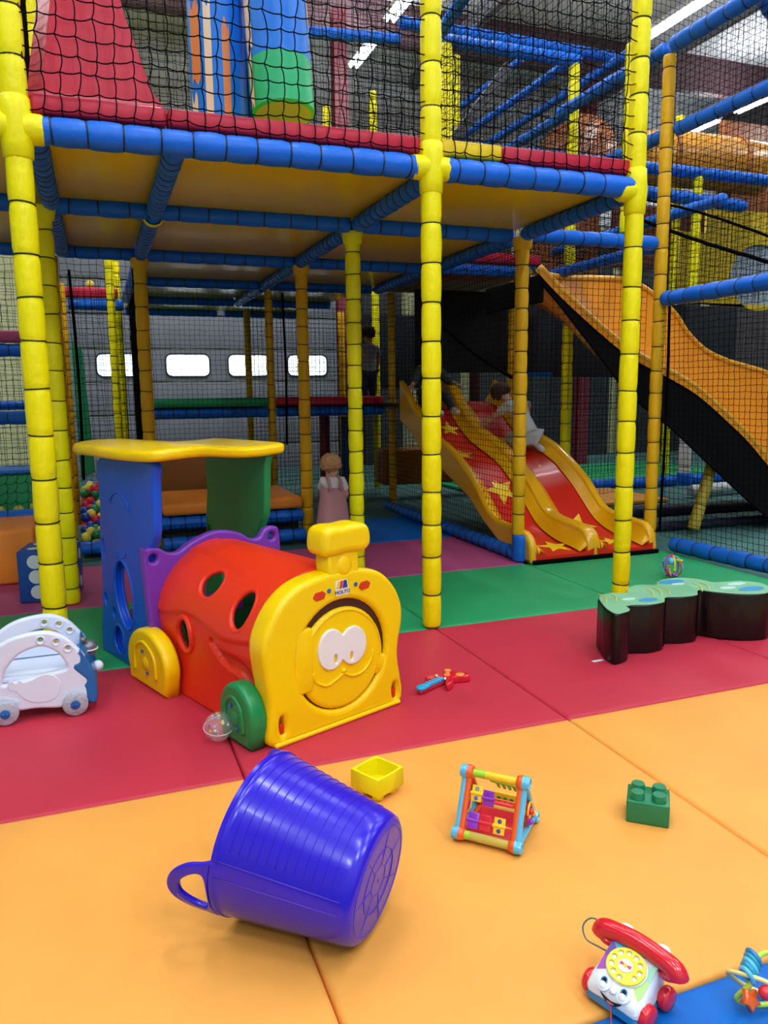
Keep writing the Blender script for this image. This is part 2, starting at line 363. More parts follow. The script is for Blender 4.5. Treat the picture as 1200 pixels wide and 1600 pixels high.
post(-.25, 8.3, 0, 2.38, 'netted yellow padded post fourth in the left row, behind the ball pit', sp=.13, r=.045, m=AMB)
post(1.745, 5.28, 0, 2.39, 'yellow padded post behind the train chimney beside the toddler', sp=.16)
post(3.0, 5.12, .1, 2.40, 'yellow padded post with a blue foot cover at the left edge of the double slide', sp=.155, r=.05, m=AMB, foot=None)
post(4.25, 5.12, 0, 3.80, 'older amber yellow padded post right of the double slide', sp=.19, r=.05, m=AMB)
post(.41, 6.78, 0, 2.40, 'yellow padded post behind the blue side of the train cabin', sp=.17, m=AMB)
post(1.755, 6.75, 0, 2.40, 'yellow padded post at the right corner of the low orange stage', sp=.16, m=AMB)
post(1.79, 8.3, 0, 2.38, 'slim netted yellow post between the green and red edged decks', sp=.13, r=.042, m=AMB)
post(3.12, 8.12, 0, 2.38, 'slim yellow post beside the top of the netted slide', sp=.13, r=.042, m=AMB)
post(.30, 9.2, 0, 2.9, 'slim yellow post in dark netting left of the first bright window', sp=.14, r=.042, near=False)
post(.21, 8.3, 0, 2.9, 'slim yellow post in dark netting, leftmost of the pair near the ball pit', sp=.14, r=.04, near=False)
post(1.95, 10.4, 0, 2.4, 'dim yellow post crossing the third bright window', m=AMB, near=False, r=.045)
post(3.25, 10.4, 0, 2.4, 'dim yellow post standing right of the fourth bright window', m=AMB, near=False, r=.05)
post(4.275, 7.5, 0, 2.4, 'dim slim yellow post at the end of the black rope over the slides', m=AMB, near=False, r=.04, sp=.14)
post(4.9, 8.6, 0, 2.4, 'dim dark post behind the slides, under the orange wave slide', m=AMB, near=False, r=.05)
post(4.49, 6.75, 0, 4.38, 'upper yellow post under the corner of the bright blue rail at upper right', near=False)
post(4.13, 8.6, 2.5, 5.1, 'upper yellow post seen through netting left of the blue rail corner', near=False, r=.05)
post(3.58, 9.9, 0, 5.1, 'short slim upper yellow post in the middle of the upper netting', near=False, r=.05)
post(3.15, 6.75, 2.5, 4.38, 'upper yellow post directly right of the middle post top', near=False, r=.05)
post(3.92, 5.14, 2.49, 3.84, 'upper yellow post hidden behind the top of the middle right post', near=False, r=.05)
post(2.75, 9.2, 2.5, 4.6, 'thin upper yellow post right of the red steel column', near=False, r=.045)
post(2.35, 10.4, 2.5, 4.4, 'thinnest upper yellow post near the bright ceiling lamp', near=False, r=.045)
post(6.7, 7.5, 2.3, 3.72, 'yellow post under the blue rails right of the amber post', near=False, r=.055)
post(8.2, 9.6, 0, 5.2, 'faint yellow post above the orange tube slide', near=False, r=.06)
post(6.75, 7.55, .12, 1.30, 'white padded post with a blue foot behind the right fence', near=False, r=.075, sp=.3, m=WHT, foot=BLU)
post(-.2, 5.12, 2.5, 4.4, 'upper yellow post behind the top of the nearest left post', r=.05)
# yellow collars where the posts meet the beams
def collar(x, y, z, m, where):
    o = MB().lathe([(.052, -.05), (.064, -.04), (.072, .0), (.076, .03), (.070, .035), (.055, .0)], 16, cap=False).build('joint_collar', m, loc=(x, y, z), smooth=50)
    tag(o, f'gathered yellow fabric collar {where}', 'collar')
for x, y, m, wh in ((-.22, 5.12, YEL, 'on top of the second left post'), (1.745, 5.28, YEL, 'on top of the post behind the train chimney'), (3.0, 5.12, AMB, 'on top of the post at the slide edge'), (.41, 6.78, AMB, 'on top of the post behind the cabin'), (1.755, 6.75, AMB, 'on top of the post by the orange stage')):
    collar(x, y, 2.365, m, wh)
o = MB().lathe([(.060, -.03), (.066, -.02), (.066, .02), (.060, .03)], 18, R(90, 'X'), cap=False).build('joint_collar', YEL, loc=(.42, 5.29, Z2-.01), smooth=50); tag(o, 'yellow band wrapped round the second blue beam line under the platform', 'collar')
# platform beams
beam((-.18, 3.81, Z2), (1.63, 3.81, Z2), 'bright blue padded beam along the platform front, left of the middle post', r=.06, sp=.155)
beam((1.75, 3.81, Z2), (2.93, 3.81, Z2), 'bright blue padded beam along the platform front, right of the middle post', r=.06, sp=.15)
beam((-1.7, 3.81, Z2), (-.30, 3.81, Z2), 'blue padded beam leaving the picture left of the nearest post', r=.06)
for i, (xa, xb, nm) in enumerate(((-.2, .38, 'left short'), (.46, 1.7, 'middle long'), (1.8, 2.95, 'right'))):
    beam((xa, 5.2, Z2), (xb, 5.2, Z2), f'shaded blue cross beam under the platform, second row, {nm} length')
    beam((xa, 6.78, Z2), (xb, 6.78, Z2), f'shaded blue cross beam under the platform, third row, {nm} length')
    if i == 0: continue
    beam((xa, 8.3, Z2), (xb, 8.3, Z2), f'dark blue cross beam deep under the platform, fourth row, {nm} length', near=False)
    beam((xa, 9.9, Z2), (xb, 9.9, Z2), f'dark blue cross beam deep under the platform, fifth row, {nm} length', near=False)
    beam((xa, 11.3, Z2), (xb, 11.3, Z2), f'dark blue cross beam deepest under the platform, {nm} length', near=False)
beam((-1.7, 5.2, Z2), (-.26, 5.2, Z2), 'blue beam under the platform at the far left edge, second row')
beam((-1.7, 6.78, Z2), (-.3, 6.78, Z2), 'blue beam under the platform at the far left edge, third row')
for x, nm in ((-.17, 'left'), (.42, 'second'), (1.74, 'third')):
    for (ya, yb), q in (((3.87, 5.14), 'nearest'), ((5.26, 6.72), 'middle'), ((6.84, 8.24), 'farther'), ((8.36, 9.84), 'farthest')):
        if x < 0 and q == 'nearest': yb = 5.1
        if x < 0 and q in ('farther', 'farthest'): continue
        beam((x, ya, Z2-.01), (x, yb, Z2-.01), f'{q} length of the {nm} blue beam line running back under the platform', sp=.1 if q != 'farthest' else .16, near=q != 'farthest')
for (ya, yb), q in (((3.88, 5.08), 'nearest'), ((5.26, 6.72), 'middle'), ((6.84, 8.24), 'farther')):
    beam((2.98, ya, Z2-.01), (3.0, yb, Z2-.01), f'{q} length of the blue beam line over the left edge of the slides', sp=.1)
beam((3.06, 5.14, Z2), (4.2, 5.14, Z2), 'bright blue beam over the opening in front of the double slide', sp=.16)
beam((4.25, 5.2, Z2-.02), (4.25, 6.7, Z2-.02), 'dark blue beam running back from the amber post', sp=.12)
beam((3.06, 6.75, Z2), (4.2, 6.75, Z2), 'blue beam under the red kerb over the slides, behind netting')
# upper level rails
beam((3.28, 8.2, 5.17), (6.0, 8.2, 5.17), 'long upper blue rail crossing behind the top of the right post', near=False, r=.065)
beam((3.12, 6.75, 4.4), (4.54, 6.75, 4.4), 'bright upper blue rail that ends over a yellow post', near=False, r=.058)
beam((5.5, 8.3, 5.13), (5.5, 11.8, 5.13), 'dark upper blue rail slanting up behind the upper net, lowest one', near=False)
beam((5.5, 9.5, 5.57), (5.5, 12.4, 5.57), 'thin upper blue rail slanting to the left of the bright one', near=False, r=.05)
beam((4.3, 6.6, 3.85), (4.3, 9.2, 3.85), 'dark blue rail continuing back behind the corner post', near=False)
beam((5.6, 7.4, 4.86), (5.6, 11.6, 4.86), 'dark blue rail just right of the blue rail corner, sloping back', near=False)
beam((4.25, 2.9, 3.86), (4.25, 5.08, 3.86), 'blue top rail from the amber post towards the top right corner', r=.058, near=True)
beam((4.25, 5.16, 3.86), (4.25, 6.62, 3.86), 'bright blue top rail from the amber post back to the corner post')
beam((4.3, 3.2, 3.26), (4.3, 5.06, 3.26), 'blue middle rail from the amber post towards the right edge', near=False)
beam((4.3, 5.2, 3.26), (4.3, 6.9, 3.26), 'blue middle rail behind the right post, left of the amber post', near=False)
beam((4.25, 3.0, 2.0), (4.25, 5.06, 2.0), 'bright blue padded rail at mid height over the right net fence', r=.058)
beam((4.4, 7.5, 3.76), (8.4, 7.5, 3.76), 'blue rail crossing right under the orange tube slide', near=False, r=.065)
beam((5.9, 7.5, 3.5), (7.4, 7.5, 3.44), 'short blue rail below the orange tube slide', near=False, r=.07)
beam((4.5, 4.6, 4.1), (8.3, 6.9, 4.3), 'upper right blue rail beyond the amber post, in double netting', near=False, r=.06)
beam((5.3, 8.3, 2.95), (5.3, 5.6, 2.95), 'short blue rail behind the amber post', near=False)
beam((1.4, 8.4, 4.95), (3.28, 8.2, 5.0), 'blue rail under the bright ceiling lamp', near=False, r=.06)
beam((.2, 6.4, 4.28), (1.35, 6.4, 4.3), 'blue rail at the top edge between red wedge and hanging roll', near=False, r=.06)
beam((1.9, 10.0, 3.9), (3.0, 10.0, 3.9), 'small blue rail low behind the upper net, left of the middle post', near=False, r=.06)
beam((3.05, 3.7, 5.0), (3.02, 6.6, 4.38), 'dark blue rail slanting up right of the middle post top', near=False, r=.055)
beam((5.6, 9.4, 1.55), (9.5, 9.4, 1.5), 'blue rail far behind the right net fence', near=False, r=.06)
beam((5.2, 8.0, 2.0), (9.4, 9.6, 2.2), 'faint blue deck rail beyond the orange wave slide', near=False, r=.07)
# floor rails
FR = .05
beam((3.0, 5.14, FR), (3.0, 8.0, FR), 'blue padded floor rail running back along the netted slide side', r=.055, sp=.12)
member('padded_post', (3.0, 5.08, 0), (3.0, 5.08, .21), .066, BLU, 'short blue foot pad under the post at the slide edge', .5, True)
beam((4.3, 4.9, FR+.01), (4.46, 3.2, FR+.01), 'blue padded floor rail along the right net fence', r=.06, sp=.16)
beam((-.2, 6.72, FR), (.36, 6.72, FR), 'blue floor rail in front of the ball pit', r=.055, sp=.14)
beam((.46, 6.62, FR), (1.70, 6.62, FR), 'blue floor rail in front of the low orange stage', r=.055, sp=.13)
beam((.46, 6.72, .21), (1.70, 6.72, .21), 'blue padded beam under the orange stage cushion', r=.06, sp=.13)
beam((5.3, 8.7, .02), (9.5, 8.7, .02), 'blue floor rail on the far green mats, right', near=False, r=.08)
beam((6.85, 7.55, .05), (9.6, 7.9, .05), 'white padded floor rail beside the white post', near=False, r=.07, sp=.3, m=WHT)
# mid deck edge and left stack
beam((.5, 8.3, 1.10), (1.75, 8.3, 1.10), 'blue beam under the green padded deck edge', sp=.13)
beam((1.84, 8.3, 1.10), (3.08, 8.3, 1.10), 'blue beam under the red padded deck edge', sp=.13)
beam((-1.6, 7.2, 2.88), (-.28, 7.2, 2.88), 'uppermost short blue beam at the left edge in netting', near=False, r=.05)
beam((-1.6, 7.2, 1.68), (-.28, 7.2, 1.68), 'blue beam under the magenta kerb at the left edge', near=False, r=.055)
beam((-1.6, 7.6, 1.22), (-.28, 7.6, 1.22), 'upper one of two blue beams close together at the left edge', near=False, r=.04)
beam((-1.6, 6.9, 1.13), (-.28, 6.9, 1.13), 'lower one of two blue beams close together at the left edge', near=False, r=.055)
beam((-1.6, 6.5, .38), (-.28, 6.5, .38), 'blue beam crossing in front of the red and green foam block', r=.055, sp=.2)
beam((-.2, 8.9, 2.25), (.35, 8.9, 2.25), 'small blue beam under the red kerb above the green pad, left', near=False, r=.06)

# ---------------------------------------------------------------- deck panels, kerbs, pads
DECK = mat('deck_yellow', (.88, .60, .0), rough=.25, spec=.3, var=.06, vscale=1.2)
def pad(name, label, cat, x0, y0, z0, x1, y1, z1, m, r=.02, group=None, rotz=0):
    o = MB().rbox(-(x1-x0)/2, -(y1-y0)/2, 0, (x1-x0)/2, (y1-y0)/2, z1-z0, r, 3).build(name, m, loc=((x0+x1)/2, (y0+y1)/2, z0), rot=(0, 0, rotz))
    return tag(o, label, cat, group)
rows = [(3.84, 5.2, 'front row'), (5.2, 6.78, 'second row'), (6.78, 8.3, 'third row'), (8.3, 9.9, 'fourth row'), (9.9, 11.3, 'fifth row')]
colsx = [(-1.7, -.17, 'far left'), (-.17, .42, 'left narrow'), (.42, 1.74, 'middle'), (1.74, 2.98, 'right')]
for ya, yb, rn in rows:
    for xa, xb, cn in colsx:
        if xa < 0 and ya > 6.5: continue
        pad('deck_panel', f'glossy yellow deck panel overhead, {rn}, {cn} bay', 'panel', xa, ya, Z2+.035, xb, yb, Z2+.065, DECK, .004, 'yellow panels of the platform seen from below')
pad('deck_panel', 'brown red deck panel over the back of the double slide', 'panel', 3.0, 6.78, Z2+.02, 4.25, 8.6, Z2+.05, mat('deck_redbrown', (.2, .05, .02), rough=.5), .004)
pad('padded_kerb', 'long red padded kerb on the platform front edge, middle', 'kerb', .39, 3.80, Z2+.068, 1.63, 3.92, Z2+.15, REDV, .018)
pad('padded_kerb', 'short red padded kerb in front of the red wedge pad', 'kerb', -.18, 3.80, Z2+.068, .385, 3.92, Z2+.15, REDV, .018)
pad('padded_kerb', 'yellow padded kerb right of the middle post', 'kerb', 1.75, 3.80, Z2+.068, 2.1, 3.92, Z2+.15, YELV, .018)
pad('padded_kerb', 'red padded kerb at the right end of the platform front', 'kerb', 2.105, 3.80, Z2+.068, 2.92, 3.92, Z2+.15, REDV, .018)
pad('padded_kerb', 'red kerb in netting above the double slide', 'kerb', 3.06, 6.72, Z2+.07, 4.15, 6.84, Z2+.17, REDV, .018)
pad('padded_kerb', 'green padded deck edge under the bright windows', 'kerb', .5, 8.24, 1.165, 1.75, 8.6, 1.26, GRNV, .03)
pad('padded_kerb', 'dark red padded deck edge behind the toddler', 'kerb', 1.84, 8.24, 1.165, 3.08, 8.6, 1.26, REDV, .03)
pad('padded_kerb', 'magenta kerb high at the left edge', 'kerb', -1.6, 7.15, 1.745, -.3, 7.3, 1.84, MC['pink'], .02)
pad('padded_kerb', 'red kerb with a yellow ball on it, upper left under the platform', 'kerb', -.25, 8.85, 2.32, .3, 9.0, 2.42, REDV, .02)
for ya, yb in ((8.6, 9.9),):
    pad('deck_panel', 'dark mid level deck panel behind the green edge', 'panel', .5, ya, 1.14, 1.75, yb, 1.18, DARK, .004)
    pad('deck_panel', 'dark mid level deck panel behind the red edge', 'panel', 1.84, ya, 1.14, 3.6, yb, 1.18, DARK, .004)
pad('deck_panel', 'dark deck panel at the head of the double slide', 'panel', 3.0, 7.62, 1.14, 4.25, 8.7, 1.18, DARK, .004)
o = MB().rbox(-.61, -.48, 0, .61, .48, .11, .04, 4).build('stage_cushion', ORGV, loc=(1.08, 7.12, .28)); tag(o, 'orange vinyl cushion of the low stage behind the train cabin', 'cushion')
pad('stage_box', 'dark box carrying the orange stage cushion', 'stage', .5, 6.8, 0, 1.68, 7.6, .275, DARK, .01)
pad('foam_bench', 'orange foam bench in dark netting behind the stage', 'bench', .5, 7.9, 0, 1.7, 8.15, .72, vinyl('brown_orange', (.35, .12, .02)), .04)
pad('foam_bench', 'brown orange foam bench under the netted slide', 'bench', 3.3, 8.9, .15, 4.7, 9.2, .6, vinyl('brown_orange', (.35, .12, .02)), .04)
# left foam blocks
o = MB().rbox(-.62, -.40, 0, .62, .40, .39, .03, 3).build('foam_block', ORGV, loc=(-1.08, 6.2, 0)); tag(o, 'large orange foam block on the pink mat left of the dice', 'foam block')
t = thing('foam_block', 'foam block striped red and green with a blue top at the left edge', 'foam block', (-1.0, 7.25, 0))
MB().rbox(-.7, -.25, 0, .19, .25, .66, .02).build('red_section', REDV, t, label='red vinyl section')
MB().rbox(.19, -.25, 0, .49, .25, .66, .02).build('green_section', GRNV, t, label='green vinyl section')
MB().rbox(-.7, -.25, .66, .49, .25, .70, .015).build('top_panel', vinyl('top_blue', (.02, .16, .6)), t, label='blue vinyl top')
# green hanging pad, left under platform
o = plate_me([[(-.06, 0), (.06, .05), (.02, 1.15), (-.07, 1.25)]], .06, .01); o.transform(XZ)
o = mesh_obj('hanging_pad', o, GRNV, loc=(-.10, 7.6, .55)); tag(o, 'narrow green padded strip hanging in netting above the ball pit', 'pad')
# red wedge pad upstairs
t = thing('wedge_pad', 'big red vinyl wedge pad standing behind the upper net at left', 'pad', (0, 0, 0))
vs = [(-.15, 3.93, Z2+.07), (.38, 3.93, Z2+.07), (.385, 3.93, Z2+.19), (.34, 3.95, Z2+.26), (.24, 4.0, 3.02), (.17, 4.03, 3.35), (-.02, 4.03, 3.35), (-.10, 3.98, Z2+.45)]
bk = [(x-.10, y+.42, z) for x, y, z in vs]
MB().add(vs+bk, [tuple(range(8)), tuple(range(15, 7, -1))]+[(i, i+8, (i+1) % 8+8, (i+1) % 8) for i in range(8)]).build('wedge_body', REDV, t, smooth=25)
MB().rbox(-.17, 3.925, Z2+.16, .36, 3.95, Z2+.20, .008).build('piping', vinyl('pale_red', (.6, .12, .16)), t, label='scuffed paler seam')
# hanging rolls upstairs
RB = vinyl('roll_blue', (.01, .17, .72)); RG = vinyl('roll_green', (.02, .40, .17)); BE = mat('roll_inside', (.26, .30, .26), rough=.7); CR = vinyl('cream_print', (.7, .55, .40)); OR = vinyl('tan_print', (.62, .20, .06))
def roll(name, label, x, y, z0, L, r, tiltx, tilty, prints, hollow=True):
    t = thing(name, label, 'foam roll', (x, y, z0), rot=(tiltx, tilty, 0))
    MB().lathe([(r, .27), (r, L)], 40).build('blue_cover', RB, t, smooth=60, label='blue vinyl cover')
    MB().lathe([(r-.02, 0), (r, .01), (r, .27)], 40, cap=False).build('green_band', RG, t, smooth=60, label='green lower band')
    MB().lathe([(r-.02, .0), (r-.022, .02), (.02, .022)], 40).build('end_disc', BE, t, smooth=60, label='dull beige open end')
    for a0, a1, za, zb, mm in prints:
        n = 6; vs = []
        for i in range(n+1):
            a = a0+(a1-a0)*i/n; wob = .02*math.sin(i*1.3+a0*7)
            vs += [((r+.003)*math.cos(a), (r+.003)*math.sin(a), za+wob), ((r+.003)*math.cos(a), (r+.003)*math.sin(a), zb-wob*1.6)]
        MB().add(vs, [(2*i, 2*i+2, 2*i+3, 2*i+1) for i in range(n)]).build('printed_shape', mm, t, smooth=170)
    return t
D = math.radians
roll('foam_roll', 'blue foam roll with a green band, hanging in front behind the upper net', 1.08, 4.45, 2.82, 1.4, .175, -.14, -.02, [(D(188), D(200), .02, .33, CR), (D(186), D(206), .33, .75, CR), (D(330), D(345), .45, .9, OR)])
roll('foam_roll', 'blue foam roll with tan prints, standing left behind the hanging one', .78, 4.75, 2.52, 1.7, .16, 0, 0, [(D(195), D(215), .0, .42, CR), (D(235), D(250), .2, .9, CR), (D(270), D(285), .1, .8, OR), (D(200), D(225), .5, .9, OR)])
roll('foam_roll', 'foam roll with mostly green foot, standing behind the hanging roll', 1.08, 4.95, 2.5, .9, .19, 0, 0, [])
pad('foam_post', 'small yellow foam peg beside the green roll foot', 'foam peg', 1.24, 4.7, 2.5, 1.3, 4.76, 2.72, YELV, .01)

# ---------------------------------------------------------------- nets
def net(label, P0, U, V, cell=.048, r=.0022, sub=1, jit=.10, sag=.12, seed=0, keep=None, m=None, billow=.0):
    """knotted net in the parallelogram P0 + a*U + b*V: thin triangular cords with jittered knots"""
    rg = np.random.RandomState(seed+11); P0, U, V = (np.array(q, float) for q in (P0, U, V))
    lu, lv = np.linalg.norm(U), np.linalg.norm(V); nu, nv = max(2, int(lu/cell)), max(2, int(lv/cell))
    u, v = U/lu, V/lv; n = np.cross(u, v); n /= np.linalg.norm(n)
    a = np.linspace(0, lu, nu+1)[:, None]; b = np.linspace(0, lv, nv+1)[None, :]
    K = P0 + a[..., None]*u + b[..., None]*v
    jj = rg.normal(0, jit*cell*.5, K.shape[:2]+(2,)); jj[0, :, 0] = jj[-1, :, 0] = 0
    K = K + jj[..., :1]*u + jj[..., 1:]*v
    bl = billow*np.sin(np.pi*a/lu)*np.sin(np.pi*b/lv); K = K + bl[..., None]*n
    VV = []; FF = []; base = 0
    def fam(K, side, down):
        nonlocal base
        S_, k = K.shape[:2]
        if sub > 1:
            out = []
            for q in range(k-1):
                for s in range(sub):
                    t = s/sub; p = K[:, q]*(1-t)+K[:, q+1]*t; p = p + down*(sag*cell*4*t*(1-t)); out.append(p)
            out.append(K[:, -1]); K = np.stack(out, 1); k = K.shape[1]
        ring = np.stack([K+side*r, K-side*r*.5+n*r*.87, K-side*r*.5-n*r*.87], 2)
        VV.append(ring.reshape(-1, 3))
        i, j, c = np.meshgrid(np.arange(S_), np.arange(k-1), np.arange(3), indexing='ij')
        id0 = base+(i*k+j)*3+c; id1 = base+(i*k+j)*3+(c+1) % 3
        f = np.stack([id0, id1, id1+3, id0+3], -1)
        if keep is not None:
            mid = (K[:, :-1]+K[:, 1:])/2; ok = keep(mid[..., 0], mid[..., 1], mid[..., 2]); f = f[ok]
        FF.append(f.reshape(-1, 4)); base += S_*k*3
    fam(np.swapaxes(K, 0, 1), v, -np.abs(v)*0 - np.array([0, 0, 1.])); fam(K, u, u*.7)
    VV = np.concatenate(VV); FF = np.concatenate(FF)
    me = bpy.data.meshes.new('net'); me.vertices.add(len(VV)); me.vertices.foreach_set('co', VV.ravel().astype(np.float32))
    me.loops.add(FF.size); me.loops.foreach_set('vertex_index', FF.ravel().astype(np.int32))
    me.polygons.add(len(FF)); me.polygons.foreach_set('loop_start', (np.arange(len(FF))*4).astype(np.int32))
    me.update(calc_edges=True); o = mesh_obj('safety_net', me, m or BLK)
    return tag(o, label, 'net')
net('coarse black net across the upper front, left of the middle post', (-.2, 3.785, 2.44), (1.86, 0, 0), (0, 0, 1.35), .073, .0034, 3, .16, .10, 1)
net('coarse black net across the upper front, between the middle and right posts', (1.73, 3.785, 2.44), (1.2, 0, 0), (0, 0, 1.5), .073, .0034, 3, .16, .10, 2)
net('fine black net behind the foam rolls, second upper row left', (-.2, 5.5, 2.5), (3.15, 0, 0), (0, 0, 2.2), .055, .0024, 2, .14, .1, 3)
net('fine black net in the third upper row over the platform', (-.6, 7.0, 2.5), (3.6, 0, 0), (0, 0, 3), .06, .0024, 1, .14, .1, 4)
net('fine black upper net running back above the left slide edge', (2.97, 3.95, 2.5), (0, 2.8, 0), (0, 0, 2.2), .055, .0024, 2, .14, .1, 5)
net('fine black upper net around the well over the slides, far side', (3.06, 6.8, 2.55), (1.4, 0, 0), (0, 0, 1.85), .055, .0022, 2, .14, .1, 6)
net('fine black upper net between the amber post and the corner post', (4.27, 5.2, 2.5), (0, 1.5, 0), (0, 0, 1.35), .055, .0022, 2, .14, .1, 7)
net('slanted black net under the bright blue beam above the slides', (3.05, 5.16, 2.40), (1.2, 0, 0), (0, 1.5, .0), .05, .0022, 1, .14, .1, 8)
net('fine black net covering the side of the double slide', (3.03, 5.2, .08), (0, 2.9, 0), (0, 0, 2.3), .047, .0022, 1, .10, .1, 9, billow=.05)
net('black net of the right fence below the mid rail', (4.33, 5.08, .1), (.13, -2.0, 0), (-.1, 0, 1.88), .047, .0021, 2, .10, .1, 10)
net('black net of the right fence above the mid rail', (4.28, 5.08, 2.03), (0, -2.2, 0), (0, 0, 1.8), .05, .0021, 2, .10, .1, 11)
net('black net in front of the orange wave slide, behind the right post', (3.35, 5.25, 1.15), (.88, 0, 0), (0, 0, 1.2), .05, .0022, 2, .10, .1, 12)
net('second black net layer behind the orange wave slide', (4.3, 7.3, .1), (5, .8, 0), (0, 0, 4.0), .065, .0026, 1, .12, .1, 13)
net('black net at the far left behind the first two posts', (-1.6, 7.35, .7), (1.35, 0, 0), (0, 0, 1.75), .055, .0024, 1, .14, .1, 14)
net('coarse sagging net low over the orange foam block', (-1.6, 6.45, .35), (1.2, 0, 0), (0, .25, .35), .075, .0026, 2, .14, .25, 15)
net('black net between the third left post and the post behind the cabin', (-.2, 6.85, .5), (.56, 0, 0), (0, 0, 1.9), .055, .0022, 1, .14, .1, 16, keep=lambda x, y, z: z > .9)
net('black net in front of the green edged deck and bright windows', (.5, 8.22, .75), (1.25, 0, 0), (0, 0, 1.6), .05, .0018, 1, .12, .1, 17)
net('black net over the red edged deck behind the toddler', (1.85, 8.22, .1), (1.2, 0, 0), (0, 0, 2.3), .05, .0022, 1, .12, .1, 18)
net('black net around the ball pit, back side', (-1.6, 8.6, .1), (2.2, 0, 0), (0, 0, 2.4), .052, .0024, 1, .12, .1, 19)
net('black net deep in the frame right of the ball pit', (.45, 9.9, .1), (0, -1.5, 0), (0, 0, 2.3), .05, .0024, 1, .12, .1, 20)
net('black net deep behind the slides', (3.2, 9.3, .1), (5, 0, 0), (0, 0, 2.4), .055, .0028, 1, .12, .1, 21)
net('black net hanging around the base of the orange stage', (.48, 6.66, .08), (1.2, 0, 0), (0, 0, .12), .045, .0022, 1, .12, .1, 22)
net('black upper net far at right before the orange tube slide', (4.5, 6.6, 2.3), (4, .6, 0), (0, 0, 3.0), .065, .0026, 1, .12, .1, 23)
net('black net beside the upper red wedge, leaning along the left posts', (-.22, 3.95, 2.5), (0, 3, 0), (0, 0, 1.6), .06, .0024, 1, .12, .1, 24)
net('dark net curtain deep behind the toddler', (1.85, 10.0, .1), (2.4, 0, 0), (0, 0, 2.3), .05, .003, 1, .12, .1, 25)
net('grey upper net far in the middle, behind the blue corner rail', (3.0, 8.9, 2.6), (4, 0, 0), (0, 0, 3.2), .055, .003, 1, .14, .1, 26)
# ropes
def rope(label, pts, r=.008):
    mb = MB(); P = spl(pts, 10, False); mb.tube(P, r, 6)
    for k in range(3):  # twisted strands
        q = [p+Vector((0, math.cos(i*.9+k*2.1), math.sin(i*.9+k*2.1)))*r*.7 for i, p in enumerate(P)]; mb.tube(q, r*.5, 4)
    return tag(mb.build('black_rope', BLK, smooth=170), label, 'rope')
rope('black rope slanting down over the netted slide to the blue footed post', [(3.0, 6.55, 1.9), (3.0, 5.9, 1.62), (2.97, 5.2, 1.4)], .014)
rope('upper of two black ropes right of the amber post', [(4.29, 5.5, 2.86), (4.3, 4.7, 2.56), (4.3, 3.6, 2.06)], .010)
rope('lower thicker black rope right of the amber post', [(4.29, 5.5, 2.7), (4.3, 4.7, 2.36), (4.3, 3.7, 1.98)], .014)
for x, y, z0, z1, nm in ((1.93, 8.24, .75, 2.35, 'right of the slim post between the decks'), (.36, 6.86, .9, 2.38, 'left of the post behind the cabin'), (-.13, 6.9, .6, 2.3, 'right of the third left post'), (4.29, 5.05, .15, 2.0, 'at the edge of the right fence')):
    rope('gathered black net edge hanging vertically '+nm, [(x, y, z0), (x+.015, y, (z0+z1)/2), (x, y, z1)], .012)
# diagonal dark steel truss upstairs
o = MB().rbox(-.05, -.03, 0, .05, .03, 3.2, .004, 1).build('stair_stringer', DARK, loc=(2.28, 6.2, 2.52), rot=(-.45, .75, 0)); tag(o, 'dark diagonal steel bar rising behind the upper net towards the middle post', 'steel bar')

# ---------------------------------------------------------------- double wave slide
SLY = plast('slide_yellow', (.84, .42, .006), rough=.22, coat=.2, var=.05); SLR = plast('slide_red', (.66, .02, .008), rough=.32, coat=.1, spec=.35); STAR = plast('star_yellow', (.95, .62, .02), rough=.3)
rim = [(4.93, 0.0), (4.95, .14), (5.03, .225), (5.18, .245), (5.45, .265), (5.63, .32), (5.84, .50), (6.1, .66), (6.4, .80), (6.75, .90), (7.0, 1.0), (7.25, 1.16), (7.45, 1.33), (7.62, 1.42)]
def rimz(y):
    for (a, b), (c, d) in zip(rim[:-1], rim[1:]):
        if a <= y <= c: return b+(d-b)*(y-a)/(c-a)
    return rim[-1][1] if y > 7 else 0
bed = [(4.93, .055), (5.05, .07), (5.3, .095), (5.55, .17), (5.75, .31), (5.95, .46), (6.25, .63), (6.6, .74), (6.85, .82), (7.1, .95), (7.35, 1.12), (7.62, 1.19)]
def bedz(y):
    for (a, b), (c, d) in zip(bed[:-1], bed[1:]):
        if a <= y <= c: return b+(d-b)*(y-a)/(c-a)
    return bed[-1][1] if y > 7 else bed[0][1]
sl = thing('wave_slide', 'double wave slide with yellow sides and two red lanes with stars', 'slide')
rs = [tuple(p) for p in spl(rim, 6, False)]; bs = [tuple(p) for p in spl(bed, 6, False)]
YZ = Matrix(((0, 0, 1, 0), (1, 0, 0, 0), (0, 1, 0, 0), (0, 0, 0, 1)))   # plate (x,y) -> (Y,Z), thickness along X
def side(x, thick, name, under=None, label=None):
    low = under or [(7.62, 1.0), (7.3, .88), (7.0, .68), (6.5, .55), (6.0, .38), (5.7, .2), (5.4, .06), (5.15, 0)]
    me = plate_me([[(a, b) for a, b in rs]+low], thick, min(.03, thick*.45), 4); me.transform(T(x) @ YZ)
    return mesh_obj(name, me, SLY, sl, label=label)
side(3.04, .07, 'side_wall'); side(4.14, .08, 'side_wall'); side(3.58, .13, 'divider')
